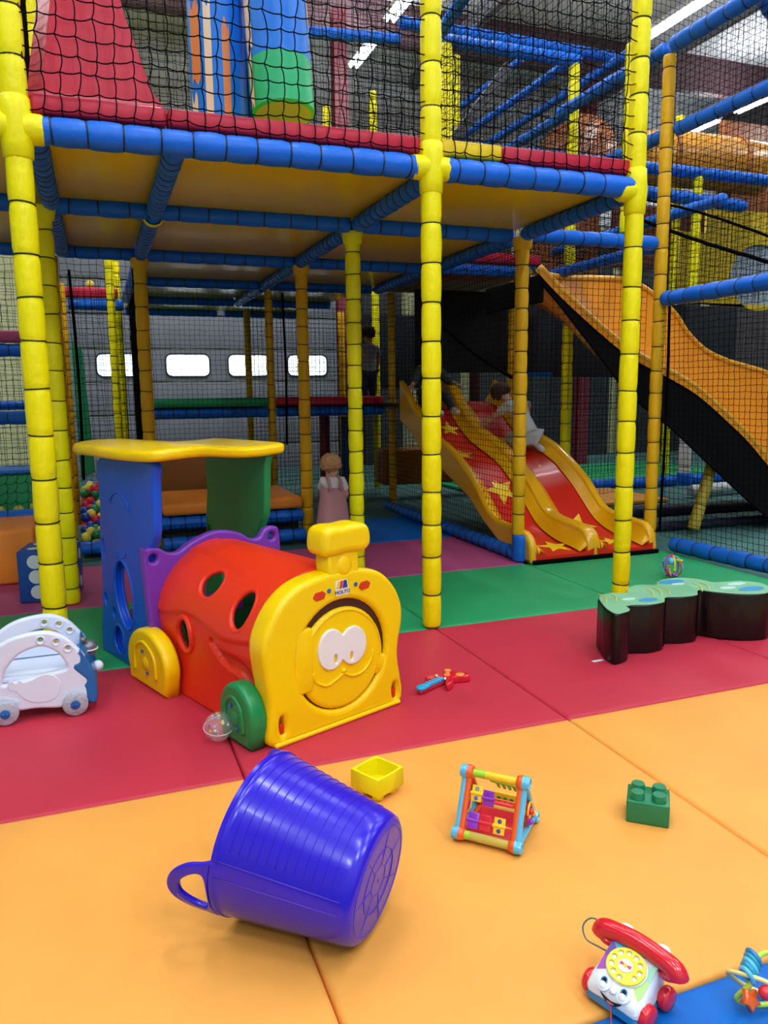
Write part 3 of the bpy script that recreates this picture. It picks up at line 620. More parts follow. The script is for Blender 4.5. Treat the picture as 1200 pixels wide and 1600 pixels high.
for xa, xb in ((3.05, 3.57), (3.60, 4.13)):
    mb = MB(); n = len(bs); vs = []
    for (y, z) in bs: vs += [(xa, y, z+.03), (xa+.06, y, z+.004), (xa+.13, y, z), (xb-.13, y, z), (xb-.06, y, z+.004), (xb, y, z+.03)]
    fs = [(j*6+i, j*6+i+1, (j+1)*6+i+1, (j+1)*6+i) for j in range(n-1) for i in range(5)]
    lo = [(v[0], v[1], v[2]-.05) for v in vs]; m0 = len(vs); fs += [tuple(q+m0 for q in f[::-1]) for f in fs[:]]
    fs += [(i, i+m0, i+1+m0, i+1) for i in range(5)]
    mb.add(vs+lo, fs).build('lane', SLR, sl, smooth=60, label='glossy red sliding lane')
    # inner yellow lining strips between lane and rim
for xa, sgn in ((3.075, 1), (3.645, 1), (3.515, -1), (4.10, -1)):
    vs = []; 
    for (y, z) in bs:
        rz = max(z+.02, rimz(y)-.03); vs += [(xa, y, rz), (xa+sgn*.015, y, z+.05+.3*(rz-z-.02)), (xa+sgn*.075, y, z+.012)]
    fs = [(j*3+i, j*3+i+1, (j+1)*3+i+1, (j+1)*3+i) for j in range(len(bs)-1) for i in range(2)]
    MB().add(vs, fs).build('lane_edge', SLY, sl, smooth=60)
for cx, cy, Rr, ro in ((3.86, 5.12, .10, .2), (3.80, 5.50, .17, .9), (3.86, 6.12, .10, .4), (3.33, 5.12, .14, .3), (3.16, 5.50, .09, .1), (3.3, 5.92, .16, .6), (3.2, 6.5, .12, .2), (3.83, 6.75, .13, .5), (3.32, 7.05, .12, .1)):
    vs = []; pts = star(cx, 0, Rr, .42, ro)
    P = [(px, cy+py*1.0) for px, py in pts]; vs = [(px, py, bedz(py)+.006) for px, py in P]+[(cx, cy, bedz(cy)+.006)]
    lo = [(a, b, c-.004) for a, b, c in vs[:-1]]
    MB().add(vs+lo, [(i, (i+1) % 10, 10) for i in range(10)]+[(i, i+11, (i+1) % 10+11, (i+1) % 10) for i in range(10)]).build('star', STAR, sl, smooth=0, label='yellow star on the red lane')
MB().rbox(3.02, 4.9, 0, 4.17, 4.96, .03, .008).build('front_strip', BLK, sl, label='black strip along the foot')

# ---------------------------------------------------------------- orange wave slide and tube slide
OS = plast('slide_orange', (.78, .27, .015), rough=.22, coat=.3, var=.06); OSD = plast('slide_amber', (.72, .33, .02), rough=.3); UND = mat('slide_under', (.006, .006, .007), rough=.95, spec=.05)
t = thing('wave_slide', 'big orange wave slide coming down from the upper deck to the right', 'slide')
nr = spl([(3.38, 2.28), (3.6, 2.10), (3.99, 1.82), (4.3, 1.63), (4.66, 1.48), (5.02, 1.31), (5.4, 1.05), (5.64, .87), (5.89, .65), (6.25, .36), (6.7, .2), (7.2, .14)], 5, False)
fr = spl([(3.9, 2.40), (4.3, 2.36), (4.62, 2.37), (5.03, 2.36), (5.35, 2.22), (5.6, 2.05), (5.75, 1.88), (6.0, 1.70), (6.34, 1.58), (6.9, 1.45), (7.4, 1.2), (8.0, .8)], 5, False)
n = min(len(nr), len(fr)); vs = []; k = 9
for i in range(n):
    a, b = nr[i], fr[i]; za = a[1]; xb_ = b[0]; zb = b[1]; bedh = za-.22
    def L(t_, z): return (a[0]+(xb_-a[0])*t_, 5.5+t_*1.0, z)
    vs += [L(-.02, za-.07), L(-.02, za-.01), L(.02, za), L(.06, za-.03), L(.12, bedh+.03), L(.2, bedh), L(.72, bedh+.02), L(.9, bedh+.12+(zb-za)*.4), L(1.0, zb)]
fs = [(j*k+i, j*k+i+1, (j+1)*k+i+1, (j+1)*k+i) for j in range(n-1) for i in range(k-1)]
MB().add(vs, fs).build('slide_trough', OS, t, smooth=50)
MB().tube([(p[0], 5.5, p[1]-.01) for p in nr[:n]], .03, 8).build('near_rim', OSD, t, smooth=170)
MB().tube([(p[0], 6.5, p[1]) for p in fr[:n]], .028, 8).build('far_rim', OSD, t, smooth=170)
uz = [(3.4, 2.15), (3.61, 1.95), (3.93, 1.62), (4.3, 1.24), (4.76, .95), (5.22, .60), (5.62, .30), (5.96, .06), (7.2, 0.0)]
me = plate_me([[(p[0], p[1]-.06) for p in nr]+list(reversed(uz))], .03, .005, 1); me.transform(T(0, 5.51) @ XZ); mesh_obj('under_skirt', me, UND, t, label='black underside shell')
vs = []; 
for x, z in uz[:-1]: vs += [(x, 5.52, z), (x+.35, 6.45, z+.42)]
MB().add(vs, [(2*i, 2*i+2, 2*i+3, 2*i+1) for i in range(len(uz)-2)]).build('under_plate', UND, t, smooth=60, label='black underside')
me = plate_me([[(.5, 5.55), (.5, 6.45), (.9, 6.6), (.9, 5.4)]], .02, .004, 1)
for za in (0,):
    mb = MB(); mb.add([(4.35, 5.75, 1.52), (4.35, 6.35, 1.52), (4.95, 6.4, 1.36), (4.95, 5.8, 1.36)], [(0, 1, 2, 3)])
MB().rbox(3.40, 5.52, 2.0, 3.44, 6.45, 2.22, .01).build('end_board', UND, t, label='black board at the slide head')
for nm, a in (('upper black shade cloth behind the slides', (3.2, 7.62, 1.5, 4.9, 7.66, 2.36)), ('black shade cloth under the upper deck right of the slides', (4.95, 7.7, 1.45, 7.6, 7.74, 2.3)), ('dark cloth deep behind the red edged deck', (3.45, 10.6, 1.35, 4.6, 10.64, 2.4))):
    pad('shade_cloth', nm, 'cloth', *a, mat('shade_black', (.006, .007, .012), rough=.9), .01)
t2 = member('support_strut', (5.16, 5.62, 0), (5.45, 5.66, .82), .055, mat('olive_pad', (.38, .28, .02), rough=.5), 'leaning dull yellow padded strut under the orange slide', .3, True, cat='strut')
# dark vertical supports under the platform rear
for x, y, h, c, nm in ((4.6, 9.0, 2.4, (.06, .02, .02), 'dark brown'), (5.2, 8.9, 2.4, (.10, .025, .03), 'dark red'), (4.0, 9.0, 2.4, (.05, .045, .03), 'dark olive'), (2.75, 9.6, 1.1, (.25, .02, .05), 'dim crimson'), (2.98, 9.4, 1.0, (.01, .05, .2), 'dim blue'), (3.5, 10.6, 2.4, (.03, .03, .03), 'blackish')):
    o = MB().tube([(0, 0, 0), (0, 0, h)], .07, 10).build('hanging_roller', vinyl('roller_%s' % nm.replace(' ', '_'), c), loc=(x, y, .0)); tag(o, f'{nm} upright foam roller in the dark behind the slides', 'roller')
# orange tube slide upper right
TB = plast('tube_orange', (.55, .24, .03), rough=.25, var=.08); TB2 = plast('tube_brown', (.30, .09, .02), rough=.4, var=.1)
t = thing('tube_slide', 'large orange enclosed tube slide high at the right', 'slide')
P = [(7.0, 9.1, 4.36), (7.6, 9.1, 4.42), (8.4, 9.1, 4.44), (9.2, 9.1, 4.42)]
MB().tube(spl(P, 6, False), .36, 28).build('tube', TB, t, smooth=60)
for p in ((7.5, 9.1, 4.42), (8.7, 9.1, 4.44)):
    q = (Vector((1, 0, 0))).to_track_quat('Z', 'Y').to_matrix().to_4x4()
    MB().torus((0, 0, 0), .37, .025, 28, 8, T(*p) @ q).build('flange', TB2, t, smooth=170, label='darker joining flange')
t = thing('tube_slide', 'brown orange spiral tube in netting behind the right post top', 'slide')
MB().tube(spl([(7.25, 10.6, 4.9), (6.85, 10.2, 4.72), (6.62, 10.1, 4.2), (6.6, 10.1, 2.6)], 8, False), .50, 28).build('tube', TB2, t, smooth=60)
MB().lathe([(.01, 0), (.25, .0), (.26, .03), (.24, .03)], 24, T(6.5, 9.60, 4.25) @ R(90, 'X')).build('window_ring', mat('dark_red_window', (.12, .015, .01), rough=.4), t, smooth=50, label='dark round window')
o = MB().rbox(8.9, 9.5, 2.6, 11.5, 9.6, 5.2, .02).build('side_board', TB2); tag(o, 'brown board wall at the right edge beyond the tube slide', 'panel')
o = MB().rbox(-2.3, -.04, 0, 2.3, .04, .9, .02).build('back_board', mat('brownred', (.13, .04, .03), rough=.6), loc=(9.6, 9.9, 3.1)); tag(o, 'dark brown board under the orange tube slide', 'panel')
t = thing('activity_board', 'yellow play panel with a pale round opening at the right edge', 'panel', (7.35, 7.9, 2.35))
me = plate_me([[(-.55, 0), (1.0, 0), (1.0, 1.15), (-.15, 1.15), (-.15, .85), (-.55, .85)], ell(.75, .35, .5, .42, 28)], .05, .01); me.transform(XZ); mesh_obj('board', me, vinyl('panel_yellow', (.6, .42, .03)), t)
me = plate_me([ell(.75, .35, .5, .42, 28)], .02, .004); me.transform(XZ); mesh_obj('pale_disc', me, mat('pale_blue', (.35, .42, .5), rough=.5), t, (0, .03, 0), label='pale blue disc')
o = MB().rbox(4.6, 8.8, -.045, 9.5, 11.5, .0, .01).build('floor_mat', MC['green']); tag(o, 'far green floor mat beyond the white floor rail', 'floor mat')
o = MB().rbox(4.5, 7.4, -.045, 6.4, 8.6, .0, .01).build('floor_mat', MC['orange']); tag(o, 'far orange floor mat left of the white post', 'floor mat')
for i, (xa, xb, ya) in enumerate(((4.6, 9.0, 6.7), (4.6, 9.0, 5.9))):
    beam((xa, ya, .0), (xb, ya-.3, .0), f'black padded bar on the dark teal floor, {"farther" if i == 0 else "nearer"} one', near=False, r=.075-.03*i, m=mat('bar_black', (.008, .01, .03), rough=.6))

# ---------------------------------------------------------------- play train
TY = plast('train_yellow', (.93, .62, .0), rough=.3, spec=.4); TR = plast('train_red', (.80, .035, .010), rough=.36, spec=.4); TBL = plast('train_blue', (.0, .085, .68), rough=.35)
TG = plast('train_green', (.005, .24, .07), rough=.33); TP = plast('train_purple', (.17, .035, .42), rough=.33); WP = plast('white_plastic', (.8, .8, .84), rough=.3); BD = plast('dot_blue', (.02, .12, .45))
RP = plast('hex_red', (.65, .03, .01)); BLKP = plast('black_gap', (.01, .008, .004))
tr = thing('play_train', 'big toy train tunnel with red barrel, yellow smiling face door and coloured cabin', 'play train', (.54, 2.65, 0), math.radians(21.28))
arch = spl([(.0, .0), (-.022, .03), (-.012, .12), (-.012, .19), (-.026, .29), (-.034, .38), (-.014, .45), (.04, .53), (.12, .588), (.22, .614), (.33, .62), (.43, .614), (.53, .585), (.605, .52), (.648, .44), (.655, .36), (.635, .27), (.63, .20), (.645, .11), (.652, .03), (.635, .0)], 5, False)
hole = ell(.335, .283, .222, .222, 40)
slotL = ell(.043, .075, .012, .036, 14); slotR = ell(.607, .06, .012, .034, 14)
def tplate(loops, th, y, name, m, bev=.012, parent=tr, label=None, res=3):
    me = plate_me(loops, th, bev, res); me.transform(T(0, y) @ XZ); return mesh_obj(name, me, m, parent, label=label)
face = tplate([arch, hole, slotL, slotR], .11, .055, 'front_plate', TY, .022, res=4, label='yellow front plate')
for cx, cz in ((.043, .06), (.607, .045)): MB().rbox(cx-.009, .01, cz-.018, cx+.009, .03, cz+.022, .004).build('latch', RP, face, label='red latch in the slot')
MB().rbox(.0, -.012, .0, .63, .10, .018, .008).build('foot_lip', TY, face)
MB().lathe([(.21, 0), (.228, 0), (.228, .09), (.21, .09)], 40, T(.335, .02, .283) @ R(-90, 'X')).build('opening_liner', mat('liner_dark', (.05, .008, .006), rough=.5), face, smooth=50)
door = tplate([ell(.335, .268, .205, .205, 48)], .05, .03, 'face_door', TY, .018, res=4)
MB().rbox(.105, .0, .17, .19, .05, .425, .012).build('hinge_tab', TY, door); MB().rbox(.50, .005, .15, .60, .045, .235, .02, 4).build('latch_tab', TY, door)
def arcpts(pts, y=0.0): return [(p[0], y, p[1]) for p in spl(pts, 8, False)]
e1, e2 = (.275, .318, .066, .082), (.382, .312, .068, .078)
eo = []
for i in range(60):
    a = 2*PI*i/60; best = 0; cx, cz = .328, .312; dx, dz = math.cos(a), math.sin(a)
    rr = 0
    for k in range(400):
        r_ = k*.0005; x, z = cx+dx*r_, cz+dz*r_
        if any(((x-q[0])/q[2])**2+((z-q[1])/q[3])**2 <= 1 for q in (e1, e2)): rr = r_
    eo.append((cx+dx*rr, cz+dz*rr))
eye = tplate([eo, ell(.293, .277, .0085, .018, 16), ell(.372, .270, .0085, .018, 16)], .014, .002, 'eyes', WP, .005, door, 'white pair of eyes')
for cx, cz in ((.293, .277), (.372, .270)): tplate([ell(cx, cz, .012, .021, 16)], .003, .007, 'pupil', mat('pupil_dark', (.12, .07, .005), rough=.6), .001, eye, 'dark slot pupil')
MB().tube(arcpts([(.185, .245), (.20, .205), (.25, .178), (.30, .19), (.335, .205), (.38, .185), (.43, .188), (.475, .225), (.487, .27)], .004), [.003]+[.006]*63+[.003], 8).build('smile', TY, door, smooth=170)
MB().ball((.335, .006, .218), .013, 12).build('nose', TY, door, smooth=170)
MB().tube(arcpts([(.15, .18), (.14, .27), (.17, .37), (.25, .44), (.335, .462), (.42, .44), (.50, .37), (.53, .27), (.515, .18)], .0045), .004, 6).build('raised_ring', TY, door, smooth=170)
# chimney
ch = tplate([[(.275, .58), (.275, .70), (.425, .70), (.425, .58)]], .09, .05, 'chimney', TY, .012)
tplate([spl([(.24, .74), (.245, .70), (.28, .683), (.36, .688), (.44, .683), (.475, .705), (.48, .745), (.465, .785), (.42, .80), (.35, .797), (.29, .80), (.252, .785)], 5)], .13, .05, 'chimney_cap', TY, .03, ch, res=4)
MB().ball((.35, .008, .638), .04, 16, sc=(.9, .35, 1.05)).build('round_boss', TY, ch, smooth=170)
# badge and rivets
bd = tplate([[(.298, .525), (.366, .525), (.366, .548), (.355, .586), (.30, .586)]], .002, -.001, 'badge', WP, .0005, face, 'small white brand badge')
for i, (xx, c) in enumerate(((.304, (.85, .6, .05)), (.318, (.75, .03, .03)), (.333, (.03, .05, .3)))):
    tplate([[(xx, .553), (xx+.012, .553), (xx+.018, .583), (xx+.006, .583)]], .0012, -.003, 'badge_stripe', mat(f'stripe{i}', c), .0003, bd)
tplate([[(.346, .553), (.358, .553), (.353, .583), (.342, .583)]], .0012, -.003, 'badge_stripe', mat('stripe2', (.03, .05, .3)), .0003, bd)
me = text_me('MOLTO', .021, .0008); me.transform(T(.332, -.0035, .538) @ XZ); mesh_obj('badge_lettering', me, mat('ink', (.05, .05, .06)), bd)
for cx, cz in ((.222, .542), (.445, .545)): tplate([[(cx-.03, cz-.005), (cx-.02, cz+.014), (cx+.015, cz+.017), (cx+.03, cz+.004), (cx+.02, cz-.015), (cx-.016, cz-.018)]], .006, -.001, 'hex_plug', RP, .002, face, 'red hexagonal plug')
for cx, cz in ((.268, .553), (.400, .556)): MB().lathe([(.009, 0), (.009, .003), (.006, .005)], 14, T(cx, 0, cz) @ R(90, 'X')).build('rivet', BD, face, label='blue round plug')
# barrel: half pipe shell with three oval holes on each side
def prof(s):   # s in 0..1 around the arch from left foot to right foot
    Rr, cz = .315, .30; L1 = cz; L2 = PI*Rr; L = 2*L1+L2; d = s*L
    if d < L1: return (0+.012*math.sin(PI*d/L1), d)
    if d < L1+L2: a = PI-(d-L1)/Rr; return (.315+Rr*math.cos(a), cz+Rr*math.sin(a))
    d -= L1+L2; return (.63-.012*math.sin(PI*d/L1), cz-d)
def PS(s, y, off=0):
    a = prof(max(0, s-.01)); b = prof(min(1, s+.01)); dx, dz = b[0]-a[0], b[1]-a[1]; q = math.hypot(dx, dz); p = prof(s)
    return Vector((p[0]-dz/q*off, y, p[1]+dx/q*off))
holes = [(.335, .555, .080, .070), (.300, .262, .070, .088), (.178, .675, .060, .074)]
ns, ny = 84, 60; keepf = []
LT = .30*2+PI*.315
def inh(s, y): 
    for ss in (s, 1-s):
        for hs, hy, ry, rz in holes:
            if ((y-hy)/ry)**2+((ss-hs)*LT/rz)**2 < 1: return True
    return False
def dimple(s, y):  # stamped wave groove on the left side, embossed steps
    z = s*LT; cy = .145+(.443-.145)*0; best = 0
    for k in range(13):
        t = k/12; py = .44-.27*t; pz = .300-.095*t-.018*math.sin(t*PI*2); rr = .022+.024*t
        d = math.hypot(y-py, z-pz); best = max(best, 1-d/rr if d < rr else 0)
    o = -.034*min(1, best*2.4)
    wave = .36+.018*math.sin(y*11+1); dd = z-wave
    o += .011/(1+math.exp(-dd*520)); wave2 = .64+.02*math.sin(y*10); o += .006/(1+math.exp(-(z-wave2)*260))
    return o
vs = []; ns = 170; ny = 104
for j in range(ny+1):
    for i in range(ns+1):
        s = i/ns; y = .09+.90*j/ny; vs.append(PS(s, y, dimple(s if s < .5 else 1-s, y) if (s < .5) else .01/(1+math.exp(-((1-s)*LT-.36)*200))))
fs = [(j*(ns+1)+i, j*(ns+1)+i+1, (j+1)*(ns+1)+i+1, (j+1)*(ns+1)+i) for j in range(ny) for i in range(ns) if not inh((i+.5)/ns, .09+.9*(j+.5)/ny)]
me0 = MB().add(vs, fs).me('barrel', 170)
o = mesh_obj('barrel_tmp', me0, TR); md = o.modifiers.new('s', 'SOLIDIFY'); md.thickness = .02; md.offset = 1 if False else -1
me = bpy.data.meshes.new_from_object(o.evaluated_get(bpy.context.evaluated_depsgraph_get())); bpy.data.objects.remove(o)
me.polygons.foreach_set('use_smooth', [True]*len(me.polygons))
barrel = mesh_obj('barrel', me, TR, tr, label='red barrel body')
for hs, hy, ry, rz in holes:
    for flip in (0, 1):
        pts = []
        for i in range(36):
            a = 2*PI*i/36; s = hs+rz*1.03*math.sin(a)/LT; s = 1-s if flip else s; pts.append(PS(s, hy+ry*1.03*math.cos(a), .0 if flip else .0))
        MB().tube(pts, .0135, 8, True).build('hole_rim', TR, barrel, smooth=170)
pts = [(.33, .40, 0), (.30, .36, 0), (.29, .30, 0)]
MB().rbox(.19, .30, .0, .235, .42, .004, .0015, M=T(0, 0, .592) @ T(.2, 0, 0) @ R(-18, 'Y') @ T(-.2, 0, 0)).build('label_sticker', plast('label_yellow', (.9, .5, .02)), barrel, label='small yellow sticker')
# purple bulkhead
pp = [(-.045, .28), (-.06, .60), (-.045, .628), (.01, .628), (.055, .600), (.11, .595), (.18, .632), (.30, .665), (.42, .645), (.49, .605), (.54, .602), (.575, .64), (.63, .648), (.66, .62), (.665, .50), (.66, .28)]
pu = spl(pp, 4, False)
tplate([[(p[0], p[1]) for p in pu]+[(.64, .0), (.60, .0), (.60, .30)]+[(.315+.285*math.cos(a), .30+.285*math.sin(a)) for a in [PI*i/16 for i in range(1, 17)]]+[(.03, .0), (-.03, .0)], ell(-.012, .58, .02, .02, 16), ell(.612, .60, .02, .02, 16)], .045, .93, 'bulkhead', TP, .014, label='purple bulkhead with eared corners')
# cabin sides: outline in (y, z)
def cab(x, name, m, outer, hs, label):
    me = plate_me([outer]+hs, .045, .012, 3); me.transform(T(x) @ YZ); return mesh_obj(name, me, m, tr, label=label)
L_ = spl([(1.0, .0), (1.0, .12), (.98, .25), (.965, .40), (.955, .55), (.90, .645), (.872, .70), (.862, .80), (.852, .93), (.85, 1.01), (1.1, 1.01), (1.44, 1.0), (1.475, .90), (1.465, .78), (1.495, .6), (1.50, .42), (1.52, .25), (1.55, .12), (1.555, .0)], 4, False)
hl = [ell(1.235, .355, .105, .17, 32, -.18), ell(1.33, .11, .062, .075, 22), ell(1.455, .55, .012, .05, 14), ell(1.47, .29, .018, .028, 14), ell(1.375, .235, .018, .026, 14)]
sd_ = cab(0.0, 'cabin_side', TBL, L_, hl, 'blue cabin side')
for c in hl[:2]:
    MB().tube([(-.018, p[0], p[1]) for p in c], .009, 8, True).build('hole_rim', TBL, sd_, smooth=170)
    MB().tube([(.018, p[0], p[1]) for p in c], .009, 8, True).build('hole_rim', TBL, sd_, smooth=170)
MB().tube([(-.023, p[0], p[1]) for p in spl([(1.33, .80), (1.28, .84), (1.2, .85), (1.13, .81), (1.12, .77)], 5, False)], .004, 6).build('embossed_arc', TBL, sd_, smooth=170)
MB().tube([(-.023, p[0], p[1]) for p in spl([(1.31, .56), (1.26, .535), (1.2, .545), (1.18, .57)], 5, False)], .004, 6).build('embossed_smile', TBL, sd_, smooth=170)
G_ = [(a+.03+.10*(.5-abs(b-.5)) * 0, b) for a, b in L_]
cab(.665, 'cabin_side', TG, [((1.0+(a-.85)*.98), b) for a, b in L_], [ell(1.40, .355, .085, .17, 32, -.18), ell(1.60, .52, .015, .05, 14)], 'green cabin side')
# seat and rear
MB().rbox(.04, 1.2, .16, .62, 1.48, .21, .015).build('seat', TP, tr, label='purple seat')
# roof
ro = spl([(-.06, 1.66), (-.085, 1.35), (-.09, 1.05), (-.06, .82), (.02, .765), (.14, .78), (.30, .87), (.48, .95), (.66, .96), (.76, .99), (.775, 1.2), (.77, 1.5), (.74, 1.68), (.5, 1.72), (.2, 1.72)], 5)
me = plate_me([ro], .05, .02, 4)
bm = bmesh.new(); bm.from_mesh(me); bmesh.ops.triangulate(bm, faces=[f for f in bm.faces if len(f.verts) > 4]); bmesh.ops.subdivide_edges(bm, edges=[e for e in bm.edges if e.calc_length() > .15], cuts=3, use_grid_fill=True)
for v in bm.verts: v.co.z += 1.035+.016*math.sin((v.co.x+.02)*7.2+.6)-.012*max(0, v.co.x-.3)
bm.to_mesh(me); bm.free(); me.polygons.foreach_set('use_smooth', [True]*len(me.polygons)); me.set_sharp_from_angle(angle=math.radians(50)); mesh_obj('roof', me, TY, tr, label='wavy yellow roof')
# wheels
def wheel(x, y0, y1, h, m, label, seed):
    yc, ry = (y0+y1)/2, (y1-y0)/2
    out = [(y0+.015, 0)]+[(yc+ry*math.cos(a), max(0.02, h*.42+h*.58*math.sin(a))) for a in [PI+.35-(PI+.7)*i/24 for i in range(25)]]+[(y1-.015, 0)]
    me = plate_me([out], .075, .02, 4); me.transform(T(x) @ YZ); wv = mesh_obj('wheel', me, m, tr, label=label)
    sx = -.038 if x < .3 else .038
    MB().tube([(x+sx, p[0], p[1]) for p in spl([(yc+ry*.55, h*.22), (yc+ry*.5, h*.6), (yc+ry*.05, h*.78), (yc-ry*.45, h*.6), (yc-ry*.52, h*.24)], 6, False)], .008, 8).build('raised_arc', m, wv, smooth=170)
    MB().ball((x+sx, yc, h*.42), .03, 12, sc=(.25, 1, 1)).build('hub_boss', m, wv, smooth=170)
    for dy, dz in ((.02, .62), (-.02, .28)): MB().lathe([(.009, 0), (.009, .004), (.003, .005)], 12, T(x+sx*1.06, yc+dy, h*dz) @ R(90 if x > .3 else -90, 'Y')).build('axle_plug', BD, wv, label='small blue plug')
wheel(-.045, .70, 1.10, .27, TY, 'yellow rear wheel', 1); wheel(-.045, .02, .26, .235, TG, 'green front wheel', 2); wheel(.675, .72, 1.0, .27, TY, 'yellow rear wheel', 3)

# ---------------------------------------------------------------- purple tub lying on its side
TUB = plast('tub_purple', (.026, .008, .55), rough=.24, coat=.1, spec=.45); LINE = plast('tub_line', (.09, .05, .55), rough=.4)
nax = Vector((math.cos(D(-45)), math.sin(D(-45)), 0)); half = math.atan2(.045, .33)
ax = (-nax*math.cos(half)+Vector((0, 0, math.sin(half)))).normalized(); sx = Vector((nax.y, -nax.x, 0)); sy = ax.cross(sx)
if sy.z < 0: sx = -sx; sy = ax.cross(sx)
tb = thing('flexible_tub', 'glossy purple two handled flexible tub lying on its side in the foreground', 'tub')
tb.matrix_world = Matrix((sx, sy, ax)).transposed().to_4x4(); tb.location = (.558, 1.565, .157)
prf = [(.004, .004), (.125, .002), (.14, .004), (.150, .012), (.1555, .03)]
for i in range(1, 22):
    z = .03+.30*i/21; r = .1555+.045*(z-.03)/.30; prf.append((r, z))
prf += [(.2045, .332), (.2045, .342), (.199, .344), (.196, .334), (.150, .035), (.14, .016), (.004, .012)]
MB().lathe(prf, 72, cap=False).build('tub_body', TUB, tb, smooth=60)
for k in range(12):
    z = .055+k*.0225; r = .1555+.045*(z-.03)/.30+.0004; MB().torus((0, 0, z), r, .0013, 56, 5, a0=D(20), a1=D(185)).build('rib_line', TUB, tb, smooth=170)
for a in (D(189), D(203), D(12), D(0)):
    MB().tube([((r)*math.cos(a), r*math.sin(a), z) for r, z in ((.156, .03), (.1785, .18), (.2012, .33))], .0012, 5).build('mould_line', LINE, tb, smooth=170)
for rr in (.128, .078): MB().torus((0, 0, .002), rr, .0012, 48, 5).build('base_ring', LINE, tb, smooth=170)
mb = MB()
for k in range(7):
    a = 2*PI*k/7; MB().tube([(.08*math.cos(a), .08*math.sin(a), .002), (.127*math.cos(a), .127*math.sin(a), .002)], .0011, 5).build('base_spoke', LINE, tb)
    b = a+2*PI/14; MB().tube([(.04*math.cos(a), .04*math.sin(a), .003), (.04*math.cos(a+2*PI/7), .04*math.sin(a+2*PI/7), .003)], .0011, 5).build('base_spoke', LINE, tb)
    MB().tube([(.04*math.cos(a), .04*math.sin(a), .003), (.077*math.cos(a), .077*math.sin(a), .002)], .0011, 5).build('base_spoke', LINE, tb)
ho = spl([(-.095, .0), (-.085, .03), (-.07, .07), (-.04, .105), (0, .118), (.04, .105), (.07, .07), (.085, .03), (.095, .0), (.05, -.004), (-.05, -.004)], 5)
hi = spl([(-.052, .022), (-.05, .05), (-.025, .08), (0, .087), (.025, .08), (.05, .05), (.052, .022), (0, .014)], 5)
for ang in (D(163), D(343)):
    me = plate_me([ho, hi], .016, .006, 3)
    for v in me.vertices:      # wrap the flat handle round the rim circle and lean outwards
        x, y, z = v.co; a = x/.2; rr = .198+z+.14*y; v.co = (rr*math.cos(a), rr*math.sin(a), .336+y)
    me.transform(Matrix.Rotation(ang, 4, 'Z')); mesh_obj('handle', me, TUB, tb)
# ---------------------------------------------------------------- big bricks
def brick_axes(o, ang): o.rotation_euler = (0, 0, D(ang))
GB = plast('brick_green', (.005, .20, .085), rough=.3); YB = plast('brick_yellow', (.85, .74, .004), rough=.25)
t = thing('building_block', 'green building block with four round studs standing on orange mat', 'toy block', (1.515, 1.78, 0), D(-40)); t.scale = (1, 1, 1.05)
MB().rbox(-.062, -.055, 0, .062, .055, .066, .004).build('block_body', GB, t)
for sx_ in (-.031, .031):
    for sy_ in (-.027, .027): MB().lathe([(.0215, .064), (.0205, .083), (.019, .086)], 22, T(sx_, sy_)).build('stud', GB, t, smooth=50)
t = thing('building_block', 'yellow building block upside down with its hollow side up', 'toy block', (.79, 2.225, 0), D(-62)); t.scale = (.93, .93, .86)
me = plate_me([[(-.066, -.066), (.066, -.066), (.066, .066), (-.066, .066)], spl([(-.056, -.04), (-.04, -.056), (.04, -.056), (.056, -.04), (.056, .04), (.04, .056), (-.04, .056), (-.056, .04)], 4)], .075, .003, 2); me.transform(T(0, 0, .0605)); mesh_obj('block_wall', me, YB, t)
MB().rbox(-.063, -.063, .022, .063, .063, .03, .002).build('block_floor', YB, t)
for sx_ in (-.033, .033):
    for sy_ in (-.033, .033): MB().lathe([(.019, .0), (.021, .004), (.0215, .024)], 20, T(sx_, sy_)).build('stud', YB, t, smooth=50)

# ---------------------------------------------------------------- triangular activity toy
AO = plast('toy_orange', (.80, .11, .01), rough=.15, coat=.4); ASK = plast('toy_sky', (.10, .50, .80), rough=.15, coat=.4); APU = plast('toy_purple', (.28, .04, .55)); AYE = plast('toy_yellow', (.9, .58, .02), rough=.2); ARE = plast('toy_red', (.75, .03, .05)); ALI = plast('toy_lime', (.35, .62, .03)); AMI = mat('toy_mirror', (.6, .65, .7), rough=.1, metal=1)
CLR = mat('clear_amber', (.80, .62, .12), rough=.08, alpha=.6, spec=.8)
t = thing('activity_triangle', 'triangular orange and sky blue activity toy with spinning flaps and bead rails', 'activity toy', (1.04, 1.875, 0), D(-46)); t.scale = (.92, .9, .88)
W2 = .085; ff, bb, ap = (-.10, .027), (.105, .022), (-.015, .205)   # (y, z) of front foot, back foot, apex
for s in (-1, 1):
    for (a, b) in ((ff, ap), (bb, ap), (ff, bb)):
        MB().tube([(s*W2, a[0], a[1]), (s*W2, b[0], b[1])], .0105, 12).build('inner_rail', AO, t, label='orange side rail')
        MB().tube([(s*(W2+.013), a[0], a[1]), (s*(W2+.013), b[0], b[1])], .010, 12).build('outer_rail', ASK, t, label='sky blue side rail')
    for q in (ff, bb, ap):
        r_ = .022 if q != ap else .024; Mx = T(s*W2, q[0], q[1]) @ R(90*s, 'Y')
        MB().lathe([(.004, -.016), (r_*.8, -.013), (r_, 0), (r_, .006)], 20, Mx, cap=False).build('corner_knob', AO, t, smooth=60, label='orange inner knob')
        MB().lathe([(r_, .006), (r_, .014), (r_*.85, .028), (r_*.6, .028), (r_*.55, .022), (.002, .022)], 20, Mx, cap=False).build('corner_cap', ASK, t, smooth=60, label='sky blue corner cap')
def bar(y, z, r, segs):
    for x0, x1, mm, nm in segs: MB().tube([(x0, y, z), (x1, y, z)], r, 14).build(nm, mm, t, smooth=60)
